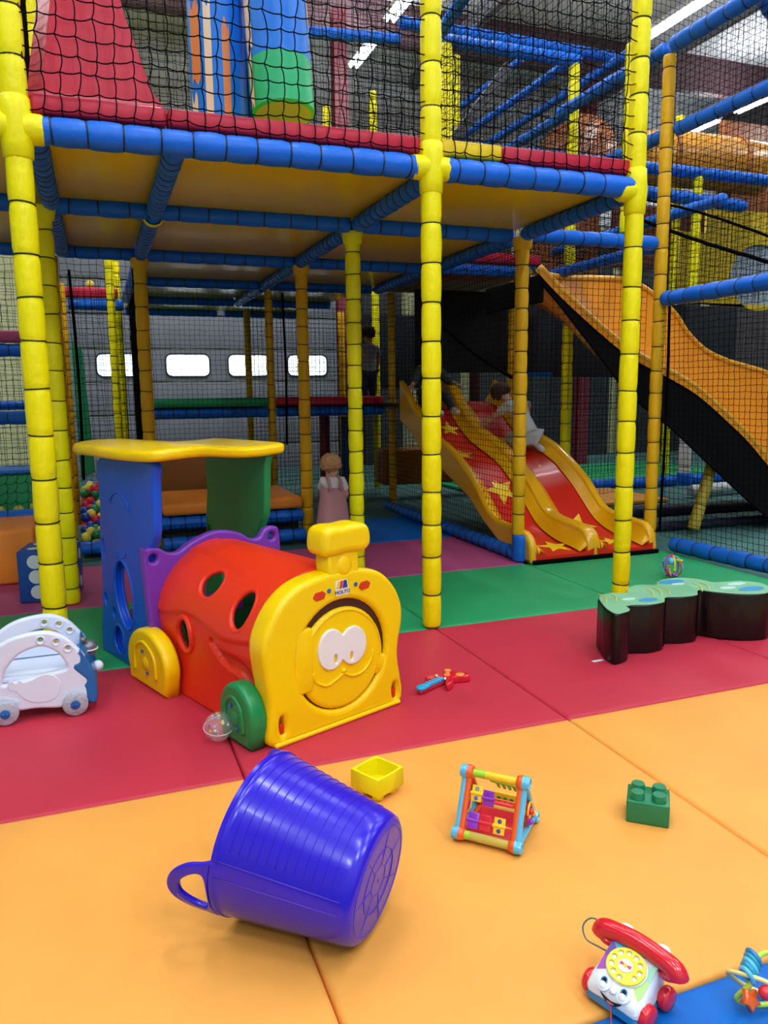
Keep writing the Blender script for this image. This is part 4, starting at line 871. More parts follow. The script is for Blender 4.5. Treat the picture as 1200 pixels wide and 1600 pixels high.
bar(ap[0], ap[1], .0135, ((-W2+.012, -.03, ALI, 'bar_sleeve'), (-.03, W2-.012, AYE, 'bar_sleeve')))
bar(ff[0], ff[1], .0145, ((-W2+.012, -.055, ALI, 'bar_sleeve'), (-.055, W2-.012, CLR, 'clear_bar')))
MB().tube([(-.055+.0022*i, ff[0]+.005*math.cos(i*1.3), ff[1]+.005*math.sin(i*1.3)) for i in range(58)], .003, 6).build('spiral', ALI, t, smooth=170)
bar(bb[0], bb[1], .0135, ((-W2+.012, W2-.012, CLR, 'clear_bar'),))
def fpos(k): return (ff[0]+(ap[0]-ff[0])*k, ff[1]+(ap[1]-ff[1])*k)
fa = math.atan2(ap[1]-ff[1], ap[0]-ff[0])
def flap(x, k, wd, mm, mir=False, tilt=0):
    y, z = fpos(k); Mx = T(x, y, z) @ Matrix.Rotation(fa+tilt, 4, 'X')
    o = MB().rbox(-wd/2, -.026, -.002, wd/2, .026, .002, .0015, 2, Mx).tube([(x-wd/2-.003, y, z), (x+wd/2+.003, y, z)], .006, 12).build('spinning_flap', mm, t)
    if mir:
        for yy in (-.015, .015): MB().lathe([(.007, -.0005), (.007, .001)], 14, Mx @ T(0, yy, .002)).build('mirror', AMI, o)
    else:
        for i in range(4): MB().rbox(-wd*.35, .006+i*.0048, .002, wd*.35, .008+i*.0048, .0035, .0004, 1, Mx).build('ridge', mm, o)
    return o
flap(-.052, .68, .034, AYE, True); flap(-.012, .64, .036, APU, tilt=.25); flap(-.052, .25, .036, APU, tilt=-.1); flap(-.012, .25, .036, ARE, tilt=.15); flap(.034, .25, .036, AYE, True)
MB().tube([(.01, *fpos(.6)), (.07, *fpos(.6))], .007, 10).build('red_roller', ARE, t, label='red twisted roller'); 
for k in (.66, .25): MB().tube([(-W2, *fpos(k)), (W2, *fpos(k))], .003, 8).build('axle', AO, t)
# back face: lime gear strip, amber wavy panel
for i in range(5): MB().tube([(-.01+.018*i, .04, .155), (-.004+.018*i, .05, .135)], .005, 6).build('gear_tooth', ALI, t)
MB().tube([(-.03, .03, .165), (.07, .03, .16)], .006, 8).build('gear_rail', ALI, t)
MB().rbox(-.04, .075, .05, .07, .083, .10, .003).build('wavy_panel', AYE, t)
for i in range(4): MB().rbox(-.02+.022*i, .07, .06, -.008+.022*i, .076, .088, .003).build('wavy_tooth', TG, t)
MB().rbox(-.078, -.085, .02, .078, .09, .03, .003).build('base_tray', ARE, t)
for i, (z, mm) in enumerate(((.05, APU), (.075, ARE), (.095, AYE))):
    for s in (-1, 1):
        MB().torus((0, 0, 0), .026, .0035, 20, 6, T(s*(W2+.02), .02, .07+i*.012) @ R(90, 'Y')).build('side_ring', mm, t, smooth=170)
        MB().ball((s*(W2+.027), .02+.02*math.cos(i*2), .075+.02*math.sin(i*2)), .010, 10).build('side_bead', (AYE, ARE, APU)[i], t, smooth=170)

# ---------------------------------------------------------------- toy telephone
PW = plast('phone_white', (.78, .80, .84), rough=.25); PB = plast('phone_blue', (.02, .22, .50), rough=.3); PR = plast('phone_red', (.68, .012, .03), rough=.2, coat=.3); PY = plast('dial_yellow', (.88, .72, .02), rough=.25)
t = thing('toy_telephone', 'white and blue toy telephone on red wheels with yellow dial and red handset', 'toy telephone', (.998, 1.205, 0), D(-70)); t.scale = (.98, .84, .82)
vs = []
sec = [(-.085, 0, .050, .054), (-.080, 0, .060, .062), (-.055, 0, .074, .067), (.0, 0, .106, .061), (.03, 0, .126, .056), (.055, 0, .126, .052), (.066, 0, .10, .050)]
def bodym(zlo, zhi_fn, wadd=0):
    v = []; k = 10
    for y, z0, z1, hw in sec:
        zt = zhi_fn(z1); hw += wadd; zb = zlo
        ring = [(-hw, zb), (-hw*1.0, zb+(zt-zb)*.5), (-hw*.97, zt-.012), (-hw*.88, zt-.002), (-hw*.5, zt+.001), (hw*.5, zt+.001), (hw*.88, zt-.002), (hw*.97, zt-.012), (hw, zb+(zt-zb)*.5), (hw, zb)]
        v += [(x, y, z) for x, z in ring]
    f = [(j*k+i, j*k+(i+1) % k, (j+1)*k+(i+1) % k, (j+1)*k+i) for j in range(len(sec)-1) for i in range(k)]
    f += [tuple(range(k))[::-1], tuple((len(sec)-1)*k+i for i in range(k))]
    return MB().add(v, f)
bodym(.034, lambda z: z).build('body', PW, t, smooth=50, label='white upper body')
bodym(.012, lambda z: .0345, .002).build('base', PB, t, smooth=50, label='blue lower body')
sa = math.atan2(.108-.066, .055+.01)  # slope of the face
FM = T(0, -.018, .097) @ Matrix.Rotation(D(33), 4, 'X')
cols = [((.05, .45, .75), 100, 140), ((.12, .05, .35), 140, 175), ((.35, .05, .42), 175, 215), ((.75, .75, .35), -80, -45), ((.8, .62, .12), -110, -80), ((.45, .7, .25), -45, 0), ((.3, .6, .45), 0, 40)]
for i, (c, a0, a1) in enumerate(cols):
    pts = [(0, .0)]
    for q in range(7):
        a = D(a0+(a1-a0)*q/6); rr = min(.056/max(.01, abs(math.cos(a))), .052/max(.01, abs(math.sin(a)))); pts.append((rr*math.cos(a), rr*math.sin(a)))
    me = plate_me([pts], .0014, .0003, 1); me.transform(FM @ T(0, 0, .0005)); mesh_obj('printed_wedge', me, mat(f'wedge{i}', c, rough=.4), t, label='coloured number wedge')
dial = thing  # noqa
dh = [ell(.032*math.cos(D(a)), .032*math.sin(D(a)), .0062, .0062, 14) for a in range(-30, 271, 33)]
me = plate_me([ell(0, 0, .0445, .0445, 40)]+dh, .006, .0015, 2); me.transform(FM @ T(0, .003, .008)); dial = mesh_obj('dial', me, PY, t, label='yellow rotary dial')
me = plate_me([ell(0, 0, .047, .047, 40)], .004, .001, 1); me.transform(FM @ T(0, .003, .003)); mesh_obj('dial_base', me, PW, t)
me = plate_me([ell(0, 0, .0165, .0165, 28)], .002, .0005, 1); me.transform(FM @ T(0, .003, .0122)); hub = mesh_obj('dial_centre', me, PW, dial, label='white dial centre with red emblem')
me = plate_me([[(-.013, -.004), (-.004, -.0015), (.004, -.0015), (.013, -.004), (.013, .005), (.004, .003), (-.004, .003), (-.013, .005)]], .0008, .0002, 1); me.transform(FM @ T(0, .003, .0136)); mesh_obj('emblem_ribbon', me, PR, dial, label='red ribbon emblem')
me = plate_me([ell(0, 0, .0045, .0045, 14)], .0008, .0002, 1); me.transform(FM @ T(0, .003, .0144)); mesh_obj('emblem_centre', me, AYE, dial)
BK = plast('eye_black', (.01, .01, .015)); EB = plast('eye_blue', (.05, .3, .6))
EM = T(0, -.070, .066) @ Matrix.Rotation(D(42), 4, 'X')
for s in (-1, 1):
    for rr, h, mm, nm, dy in ((.0160, .006, PW, 'eye', 0), (.0090, .0070, EB, 'iris', .006), (.0058, .0078, BK, 'pupil', .007), (.0080, .0084, PW, 'eyelid', -.005)):
        MB().lathe([(rr, 0), (rr*.96, h-.0015), (rr*.8, h)], 20, EM @ T(s*.024, dy, .003) @ Matrix.Diagonal((1, 1.25, 1, 1))).build(nm, mm, t, smooth=50)
MB().ball((0, 0, 0), .008, 12, EM @ T(0, -.006, .004)).build('nose', PW, t, smooth=170)
EF = T(0, -.0855, .044) @ R(80, 'X')
me = plate_me([spl([(-.026, .008), (0, .0), (.026, .008), (.014, -.006), (0, -.010), (-.014, -.006)], 5)], .002, .0005, 1); me.transform(EF); mo = mesh_obj('mouth', me, BK, t, label='painted open smile')
me = plate_me([spl([(-.009, -.005), (0, -.003), (.009, -.005), (0, -.009)], 5)], .002, .0005, 1); me.transform(EF @ T(0, 0, .001)); mesh_obj('tongue', me, plast('tongue', (.7, .15, .15)), mo)
for s in (-1, 1):
    for y in (-.045, .045):
        MB().lathe([(.012, 0), (.027, .002), (.031, .008), (.031, .018), (.026, .024), (.008, .025)], 24, T(s*.056, y-.004, .031) @ R(90*s, 'Y')).build('wheel', PR, t, smooth=50, label='red wheel')
hs_ = spl([(-.090, .036, .110), (-.084, .036, .128), (-.058, .036, .137), (0, .038, .143), (.058, .036, .137), (.084, .036, .128), (.090, .036, .110)], 6, False)
rr = [.024+(.004*abs(i/(len(hs_)-1)*2-1)**2) for i in range(len(hs_))]; rr[0] = .02; rr[-1] = .02
hd = MB().tube(hs_, rr, 14).build('handset', PR, t, smooth=60, label='red handset')
for s in (-1, 1): MB().lathe([(.025, 0), (.027, .014), (.02, .02)], 20, T(s*.076, .04, .100) @ R(-12*s, 'Y')).build('ear_cup', PR, hd, smooth=50)
for s in (-1, 1): MB().lathe([(.018, -.006), (.016, .03), (.01, .032)], 16, T(s*.045, .062, .115)).build('cradle', PW, t, smooth=50, label='white cradle horn')
MB().tube(spl([(-.095, .05, .13), (-.125, .04, .13), (-.135, .02, .11), (-.12, .01, .085), (-.09, .015, .08), (-.055, .02, .08)], 6, False), .0022, 6).build('cord', plast('cord_grey', (.08, .13, .18)), t, smooth=170, label='grey handset cord')
MB().tube(spl([(.0, -.082, .035), (.01, -.10, .02), (.035, -.13, .004), (.09, -.15, .003), (.14, -.17, .003)], 6, False), .0016, 6).build('pull_string', plast('string_red', (.5, .04, .05)), t, smooth=170, label='thin red pull string')

# ---------------------------------------------------------------- bead toys
def loops_toy(name, label, loc, R0, seed, beads, scale=1.0, cols=None, tube=.0035):
    t = thing(name, label, 'bead toy', loc); rg = random.Random(seed); cs = cols
    for k, mm in enumerate(cs):
        Mx = T(0, 0, R0) @ Matrix.Rotation(k*PI/len(cs)+.3, 4, 'Z') @ Matrix.Rotation(PI/2+rg.uniform(-.3, .3), 4, 'X')
        MB().torus((0, 0, 0), R0*(1-.02*k)-tube, tube, 30, 7, Mx).build('wire_loop', mm, t, smooth=170)
        for j in range(beads):
            a = rg.uniform(-.3, 2*PI); p = Mx @ Vector(((R0-tube)*math.cos(a)*(1-.02*k), (R0-tube)*math.sin(a)*(1-.02*k), 0)); br = rg.uniform(.12, .2)*R0
            if p.z < br: p.z = br
            MB().ball(p, br, 10, sc=(1, 1, rg.uniform(.6, 1))).build('bead', rg.choice((AO, ALI, ASK, ARE, AYE, APU)), t, smooth=170)
    return t
bt = loops_toy('bead_ball', 'colourful bead loop ball on the green mat before the slide', (3.70, 4.21, 0), .080, 3, 3, cols=(APU, AYE, AO, ASK), tube=.005)
MB().ball((-.03, -.02, .12), .028, 16).build('bead', ASK, bt, smooth=170, label='large blue bead')
t = thing('bead_rattle', 'twisted bead loop rattle on the blue mat, bottom right corner', 'bead toy', (1.245, 1.105, 0))
lp = spl([(-.05, 0, .02), (-.03, -.02, .07), (.0, .0, .10), (.05, .01, .09), (.09, 0, .05), (.07, -.02, .012), (.02, -.03, .012), (-.02, -.02, .012)], 6)
MB().tube(lp, .0055, 8, True).build('wire_loop', plast('loop_lime', (.55, .8, .08)), t, smooth=170, label='lime green loop')
MB().tube(spl([(-.055, .02, .07), (-.02, .03, .03), (.02, .0, .012), (.05, -.04, .03), (.02, -.05, .06), (-.03, -.03, .085)], 6), .005, 8, True).build('wire_loop', plast('loop_straw', (.8, .7, .25)), t, smooth=170, label='straw yellow loop')
for i in range(5): MB().torus((0, 0, 0), .016, .0055, 16, 7, T(-.035+.008*i, -.01+.004*i, .078+.005*i) @ R(70, 'Y')).build('ring_bead', (ASK, plast('teal', (.02, .3, .45)), ASK, plast('teal', (.02, .3, .45)), PB)[i], t, smooth=170)
MB().ball((-.02, -.045, .06), .015, 10).build('bead', ARE, t, smooth=170); MB().ball((.045, -.035, .03), .014, 8).build('bead', ARE, t, smooth=170); MB().ball((.07, -.02, .015), .015, 8).build('bead', APU, t, smooth=170)
me = plate_me([[(.024*(1 if i % 2 else .6)*math.cos(i*PI/5), .024*(1 if i % 2 else .6)*math.sin(i*PI/5)) for i in range(10)]], .016, .004, 2); me.transform(T(-.045, -.03, .04) @ R(60, 'X')); mesh_obj('star_bead', me, AO, t, label='orange star bead')
# ---------------------------------------------------------------- guitar toy
t = thing('toy_guitar', 'small red toy guitar with a blue neck and orange buttons on red mat', 'toy guitar', (1.37, 2.99, 0), D(205)); t.scale = (.78, .72, .9)
go = spl([(-.02, .028), (.02, .055), (.045, .085), (.025, .10), (-.02, .085), (-.06, .05), (-.09, .06), (-.15, .10), (-.175, .06), (-.14, .0), (-.15, -.06), (-.12, -.09), (-.07, -.05), (-.02, -.075), (.03, -.095), (.05, -.075), (.025, -.045), (-.015, -.028)], 5)
me = plate_me([go], .04, .012, 3); me.transform(T(0, 0, .02)); mesh_obj('guitar_body', me, PR, t)
MB().rbox(-.02, -.018, .004, .19, .018, .022, .008).build('neck_back', PR, t)
ne = plate_me([spl([(-.01, .016), (.10, .02), (.15, .028), (.185, .024), (.2, .0), (.185, -.024), (.15, -.028), (.10, -.02), (-.01, -.016)], 5)], .016, .006, 3); ne.transform(T(0, 0, .03)); nk = mesh_obj('neck', ne, plast('neck_blue', (.01, .42, .78), rough=.15, coat=.4), t, label='bright blue neck')
for i in range(5): MB().rbox(.005+i*.024, -.022, .034, .017+i*.024, .022, .044, .004).build('fret_key', plast('key_blue', (.12, .45, .7)), nk)
for x, y, r_ in ((-.11, .055, .028), (-.055, .0, .02), (-.11, -.045, .022), (-.08, -.02, .014)): MB().lathe([(r_, .038), (r_, .044), (r_*.8, .047)], 18, T(x, y)).build('button', plast('btn_orange', (.85, .25, .06)), t, smooth=50, label='orange button')
for y in (.035, -.035): MB().ball((.0, y, .042), .008, 8).build('button', PW, t, smooth=170, label='white button')
# ---------------------------------------------------------------- clear ball
t = thing('clear_ball', 'clear plastic ball filled with tiny coloured shapes beside the green train wheel', 'ball', (.36, 2.80, .056))
CLP = mat('clear_plastic', (.8, .8, .84), rough=.04, alpha=.16, spec=.8)
MB().ball((0, 0, 0), .056, 32).build('shell', CLP, t, smooth=170, label='clear shell')
MB().torus((0, 0, 0), .0563, .0015, 40, 6, R(14, 'X')).build('seam_ring', plast('seam_white', (.7, .7, .72)), t, smooth=170)
rg = random.Random(5); CB = [mat('bit%d' % i, c, rough=.4) for i, c in enumerate(((.8, .6, .05), (.05, .12, .5), (.5, .05, .04), (.75, .75, .75), (.05, .3, .3)))]
mb = MB()
for i in range(46):
    v = Vector((rg.gauss(0, 1), rg.gauss(0, 1), rg.gauss(0, 1)-(.6))).normalized()
    if i % 2: v.z = abs(v.z)*.9
    v.normalize(); q = v.to_track_quat('Z', 'Y').to_matrix().to_4x4(); pts = star(0, 0, .0085, .55, rg.uniform(0, 6))
    mb.add([(a, b, .050) for a, b in pts]+[(0, 0, .052)], [(k, (k+1) % 10, 10) for k in range(10)], q, i % 5)
mb.build('confetti', CB, t, kind='stuff', smooth=0)
# ---------------------------------------------------------------- blue dice
t = thing('foam_dice', 'blue foam dice with white spots on the pink mat behind the left posts', 'dice', (-.34, 5.375, .0), D(-9))
MB().rbox(-.165, -.165, 0, .165, .165, .335, .012, 3).build('dice_body', vinyl('dice_blue', (.012, .07, .33)), t)
SP = vinyl('dice_white', (.6, .66, .75))
for x, z in ((-.06, .265), (-.055, .168), (-.05, .07)):
    MB().lathe([(.044, 0), (.044, .002)], 28, T(x, -.1655, z) @ R(90, 'X')).build('spot', SP, t, label='white spot')
for y, z in ((-.08, .26), (.08, .26), (-.08, .075), (.08, .075)):
    MB().lathe([(.036, 0), (.036, .002)], 28, T(.1655, y, z) @ R(90, 'Y')).build('spot', SP, t, label='white spot')
for x, y in ((-.08, -.08), (.08, .08), (0, 0), (-.08, .08), (.08, -.08)):
    MB().lathe([(.036, 0), (.036, .002)], 28, T(x, y, .3355)).build('spot', SP, t, label='white spot')
# ---------------------------------------------------------------- caterpillar bench
out = [(2.24, 2.915), (2.30, 2.92), (2.345, 2.945), (2.37, 3.0), (2.42, 3.01), (2.50, 2.985), (2.59, 2.995), (2.63, 3.035), (2.67, 3.065), (2.75, 3.04), (2.84, 3.04), (2.885, 3.085), (2.925, 3.115), (2.965, 3.06), (3.05, 2.975), (3.14, 2.935), (3.22, 2.935), (3.30, 3.0), (3.335, 3.10), (3.27, 3.18), (3.17, 3.20), (3.11, 3.215), (3.09, 3.30), (3.02, 3.37), (2.93, 3.38), (2.84, 3.345), (2.78, 3.29), (2.72, 3.325), (2.65, 3.32), (2.58, 3.27), (2.52, 3.21), (2.47, 3.24), (2.40, 3.235), (2.34, 3.19), (2.30, 3.12), (2.25, 3.0)]
oc = [(x-2.72, y-3.08) for x, y in out]; os_ = [tuple(p) for p in spl(oc, 4)]
t = thing('caterpillar_bench', 'black sided foam bench with a green caterpillar shaped top', 'foam bench', (2.72, 3.08, 0))
BV = mat('black_vinyl', (.004, .0035, .004), rough=.3, spec=.35, bump=.5, bscale=14, bstretch=(1, 1, .35))
me = plate_me([os_], .25, .010, 3); me.transform(T(0, 0, .125)); mesh_obj('bench_body', me, BV, t)
top = mat('leaf_top', (.20, .50, .30), rough=.4, var=.12, vscale=8)
me = plate_me([[(x*.985, y*.97) for x, y in os_]], .006, .002, 1); me.transform(T(0, 0, .251)); tp = mesh_obj('printed_top', me, top, t, label='pale green printed top')
LG = vinyl('lineyellow', (.65, .62, .12)); BS = vinyl('spotblue', (.05, .3, .6)); LB = vinyl('spotpale', (.5, .75, .7))
for x, y, rx, ry, mm in ((-.18, -.03, .055, .028, BS), (-.26, .02, .04, .02, LB), (.18, .22, .08, .035, BS), (.18, .17, .04, .02, LB), (.46, -.06, .08, .035, BS), (.36, .0, .05, .025, LB), (.47, .05, .06, .025, LB)):
    me = plate_me([ell(x, y, rx, ry, 20)], .002, .0005, 1); me.transform(T(0, 0, .255)); mesh_obj('printed_spot', me, mm, tp)
for x in (-.36, -.30, -.07, -.02, .03, .24, .29):
    MB().tube(spl([(x-.05, .0, .255), (x, .07, .256), (x+.02, .15, .255)], 4, False), .004, 4).build('printed_stripe', LG, tp)
MB().rbox(-.545, -.10, .0, -.485, -.08, .003, .001, 1).build('care_label', PW, t, label='small white care label on the mat')
for a, b, z0 in ((-.47, -.163, .012), (-.472, -.162, .236)): MB().ball((a, b, z0), .009, 6, sc=(1, .4, 1.3)).build('worn_patch', SP, t, label='worn white corner')
# seams
for i in (3, 7, 11):
    p = oc[i]; MB().tube([(p[0], p[1]-.004, .005), (p[0], p[1]-.004, .255)], .004, 5).build('seam', BLK, t)

# ---------------------------------------------------------------- baby walker car
CW = plast('walker_white', (.74, .82, 1.0), rough=.4); CBL = plast('walker_blue', (.01, .14, .42), rough=.3); CGR = plast('tyre_grey', (.42, .44, .52), rough=.8, bump=.4, bscale=60)
t = thing('baby_walker', 'white and blue push along toy car at the left edge', 'toy car', (0, 3.285, 0))
so = spl([(-.50, .06), (-.53, .14), (-.51, .23), (-.46, .30), (-.39, .345), (-.31, .363), (-.24, .362), (-.18, .335), (-.135, .285), (-.105, .235), (-.095, .17), (-.095, .10), (-.10, .05), (-.155, .035), (-.22, .035), (-.30, .045), (-.37, .045), (-.43, .05)], 5)
si = spl([(-.425, .15), (-.40, .225), (-.345, .282), (-.27, .302), (-.215, .275), (-.18, .225), (-.17, .16), (-.20, .09), (-.25, .06), (-.32, .062), (-.38, .09)], 5)
si2 = spl([(-.42, .165), (-.40, .225), (-.345, .282), (-.27, .302), (-.215, .275), (-.185, .228), (-.18, .20), (-.22, .192), (-.3, .182), (-.38, .168)], 5)
def wp(loops, th, y, name, m, bev=.008, label=None, parent=None):
    me = plate_me(loops, th, bev, 3); me.transform(T(0, y) @ XZ); return mesh_obj(name, me, m, parent or t, label=label)
for y in (0, .26):
    s_ = wp([so, si2, ell(-.268, .331, .008, .008, 14), ell(-.21, .318, .008, .008, 14), ell(-.168, .285, .008, .008, 14)], .034, y, 'side_panel', CW, .012)
    wp([si2], .006, y+.008 if y else y+.012, 'recessed_panel', CW, .002, parent=s_) if False else None
    wp([spl([(-.40, .165), (-.385, .178), (-.37, .165), (-.355, .175), (-.34, .165), (-.31, .172), (-.27, .188), (-.23, .18), (-.205, .14), (-.22, .09), (-.26, .07), (-.31, .075), (-.35, .10), (-.37, .13), (-.395, .14)], 4)], .006, y-.017, 'raised_figure', CW, .003, 'raised smooth bear shaped outline', s_) if y == 0 else None
    for cx, cz in ((-.268, .331), (-.21, .318), (-.168, .285)):
        MB().torus((0, 0, 0), .016, .003, 20, 6, T(cx, y-.018, cz) @ R(90, 'X')).build('round_bezel', CW, s_, smooth=170)
        MB().ball((cx, y-.004, cz), .006, 8).build('small_bulb', ALI if cx < -.25 else AYE, s_, smooth=170)
wp([spl([(-.128, .27), (-.115, .255), (-.09, .20), (-.07, .13), (-.068, .06), (-.085, .035), (-.11, .05), (-.115, .10), (-.12, .12), (-.11, .14), (-.135, .17), (-.155, .195), (-.15, .215), (-.13, .225)], 4)], .30, .13, 'front_bumper', CBL, .012, 'blue front bumper')
MB().rbox(-.44, .0, .165, -.17, .26, .185, .006).build('shelf', CW, t); MB().rbox(-.44, .22, .19, -.19, .24, .25, .006).build('tray_back', CW, t)
for i in range(9): MB().rbox(-.46+.012*i, -.02, .10-.005*abs(i-3), -.455+.012*i, .0, .118-.005*abs(i-3), .001, 1).build('arch_ridge', CW, t)
for x in (-.155, -.415):
    for y in (-.028, .288):
        w_ = MB().lathe([(.012, -.014), (.044, -.014), (.050, -.008), (.050, .008), (.044, .014), (.012, .014)], 28, T(x, y, .05) @ R(90, 'X')).build('wheel', CGR, t, smooth=50, label='grey textured wheel')
        MB().lathe([(.019, 0), (.019, .004), (.012, .006)], 20, T(x, y-.013, .05) @ R(90, 'X')).build('wheel_hub', CBL, w_, smooth=50, label='blue hub')
        for q in (0, 90): MB().rbox(-.014, -.003, 0, .014, .003, .005, .001, 1, T(x, y-.018, .05) @ R(90, 'X') @ R(q)).build('hub_cross', BD, w_)
GRM = mat('robot_grey', (.18, .18, .20), rough=.25, metal=.4)
b_ = MB().ball((-.095, .15, .225), .036, 16).build('spinner_ball', GRM, t, smooth=170, label='smoky grey spinning ball')
MB().ball((-.115, .13, .268), .014, 10).build('spinner_knob', GRM, b_, smooth=170); MB().torus((-.095, .15, .222), .037, .003, 24, 6).build('spinner_ring', CW, b_, smooth=170)
MB().ball((-.063, .15, .14), .024, 14).build('white_nose', CW, t, smooth=170, label='white round headlamp')
# ---------------------------------------------------------------- ball pit
PITC = [plast('ball_red', (.62, .012, .02), rough=.3), plast('ball_yellow', (.72, .62, .08), rough=.3), plast('ball_green', (.01, .22, .07), rough=.3), plast('ball_blue', (.01, .05, .42), rough=.3)]
bme = MB().ball((0, 0, 0), .042, 14).me('pit_ball', 170); bms = []
for m_ in PITC: q = bme.copy(); q.materials.append(m_); bms.append(q)
cn = ['red', 'yellow', 'green', 'blue']; rg = random.Random(12); placed = []
gy = 6.84; row = 0
while gy < 8.15:
    gx = -.145+(row % 2)*.043
    while gx < .36:
        zt = .12+.30*min(1, (gy-6.84)/.9)+rg.uniform(-.02, .03)
        for lv in range(2 if row < 3 else 1):
            c = rg.choices(range(4), (4, 4, 2, 2))[0]; o = mesh_obj('pit_ball', bms[c]); o.location = (gx+rg.uniform(-.006, .006), gy+rg.uniform(-.006, .006), zt-lv*.08)
            tag(o, f'{cn[c]} plastic ball in the heaped ball pit', 'ball', f'{cn[c]} balls in the pit')
        gx += .087
    gy += .076; row += 1
o = MB().rbox(-.19, 6.84-.02, .0, .38, 8.2, .05, .01).build('ball_pit', DARK); tag(o, 'dark tray base under the heap of coloured balls', 'ball pit')
vs = [(-.18, 6.86, .05), (.37, 6.86, .05), (-.18, 7.7, .36), (.37, 7.7, .36), (-.18, 8.2, .37), (.37, 8.2, .37), (-.18, 8.2, .05), (.37, 8.2, .05)]
o = MB().add(vs, [(0, 1, 3, 2), (2, 3, 5, 4), (4, 5, 7, 6), (0, 2, 4, 6), (1, 7, 5, 3), (0, 6, 7, 1)]).build('pit_filling', PITC[0], smooth=0); tag(o, 'mass of balls deep in the pit under the top layer', 'balls', kind='stuff')
for x, y, nm in ((-.50, 6.64, 'right'), (-.62, 6.62, 'middle'), (-.75, 6.62, 'left')):
    o = mesh_obj('pit_ball', bms[1], loc=(x, y, .43 if nm == 'right' else .41)); tag(o, f'yellow ball behind the orange foam block, {nm} of three', 'ball')
o = mesh_obj('pit_ball', bms[1], loc=(.03, 8.93, 2.462)); tag(o, 'yellow ball lying on the red kerb high up at left', 'ball')

# ---------------------------------------------------------------- people
def skin_mesh(V, Eg, Rd, sub=2, cloth=False):
    me = bpy.data.meshes.new('s'); me.from_pydata(V, Eg, []); o = bpy.data.objects.new('s', me); COL.objects.link(o)
    md = o.modifiers.new('k', 'SKIN'); me.skin_vertices[0].data[0].use_root = True
    for i, r in enumerate(Rd): me.skin_vertices[0].data[i].radius = (r, r) if not isinstance(r, tuple) else r
    md.use_smooth_shade = True; s = o.modifiers.new('b', 'SUBSURF'); s.levels = sub; s.render_levels = sub
    if cloth:
        q = o.modifiers.new('r', 'REMESH'); q.mode = 'VOXEL'; q.voxel_size = .010; q.use_smooth_shade = True
        q = o.modifiers.new('m', 'SMOOTH'); q.factor = .6; q.iterations = 6
    out = bpy.data.meshes.new_from_object(o.evaluated_get(bpy.context.evaluated_depsgraph_get())); bpy.data.objects.remove(o); return out
def chain(V, Eg, Rd, start, pts):
    i = start
    for p, r in pts:
        V.append(tuple(p)); Rd.append(r); Eg.append((i, len(V)-1)); i = len(V)-1
    return i
def vec(*a): return Vector(a)
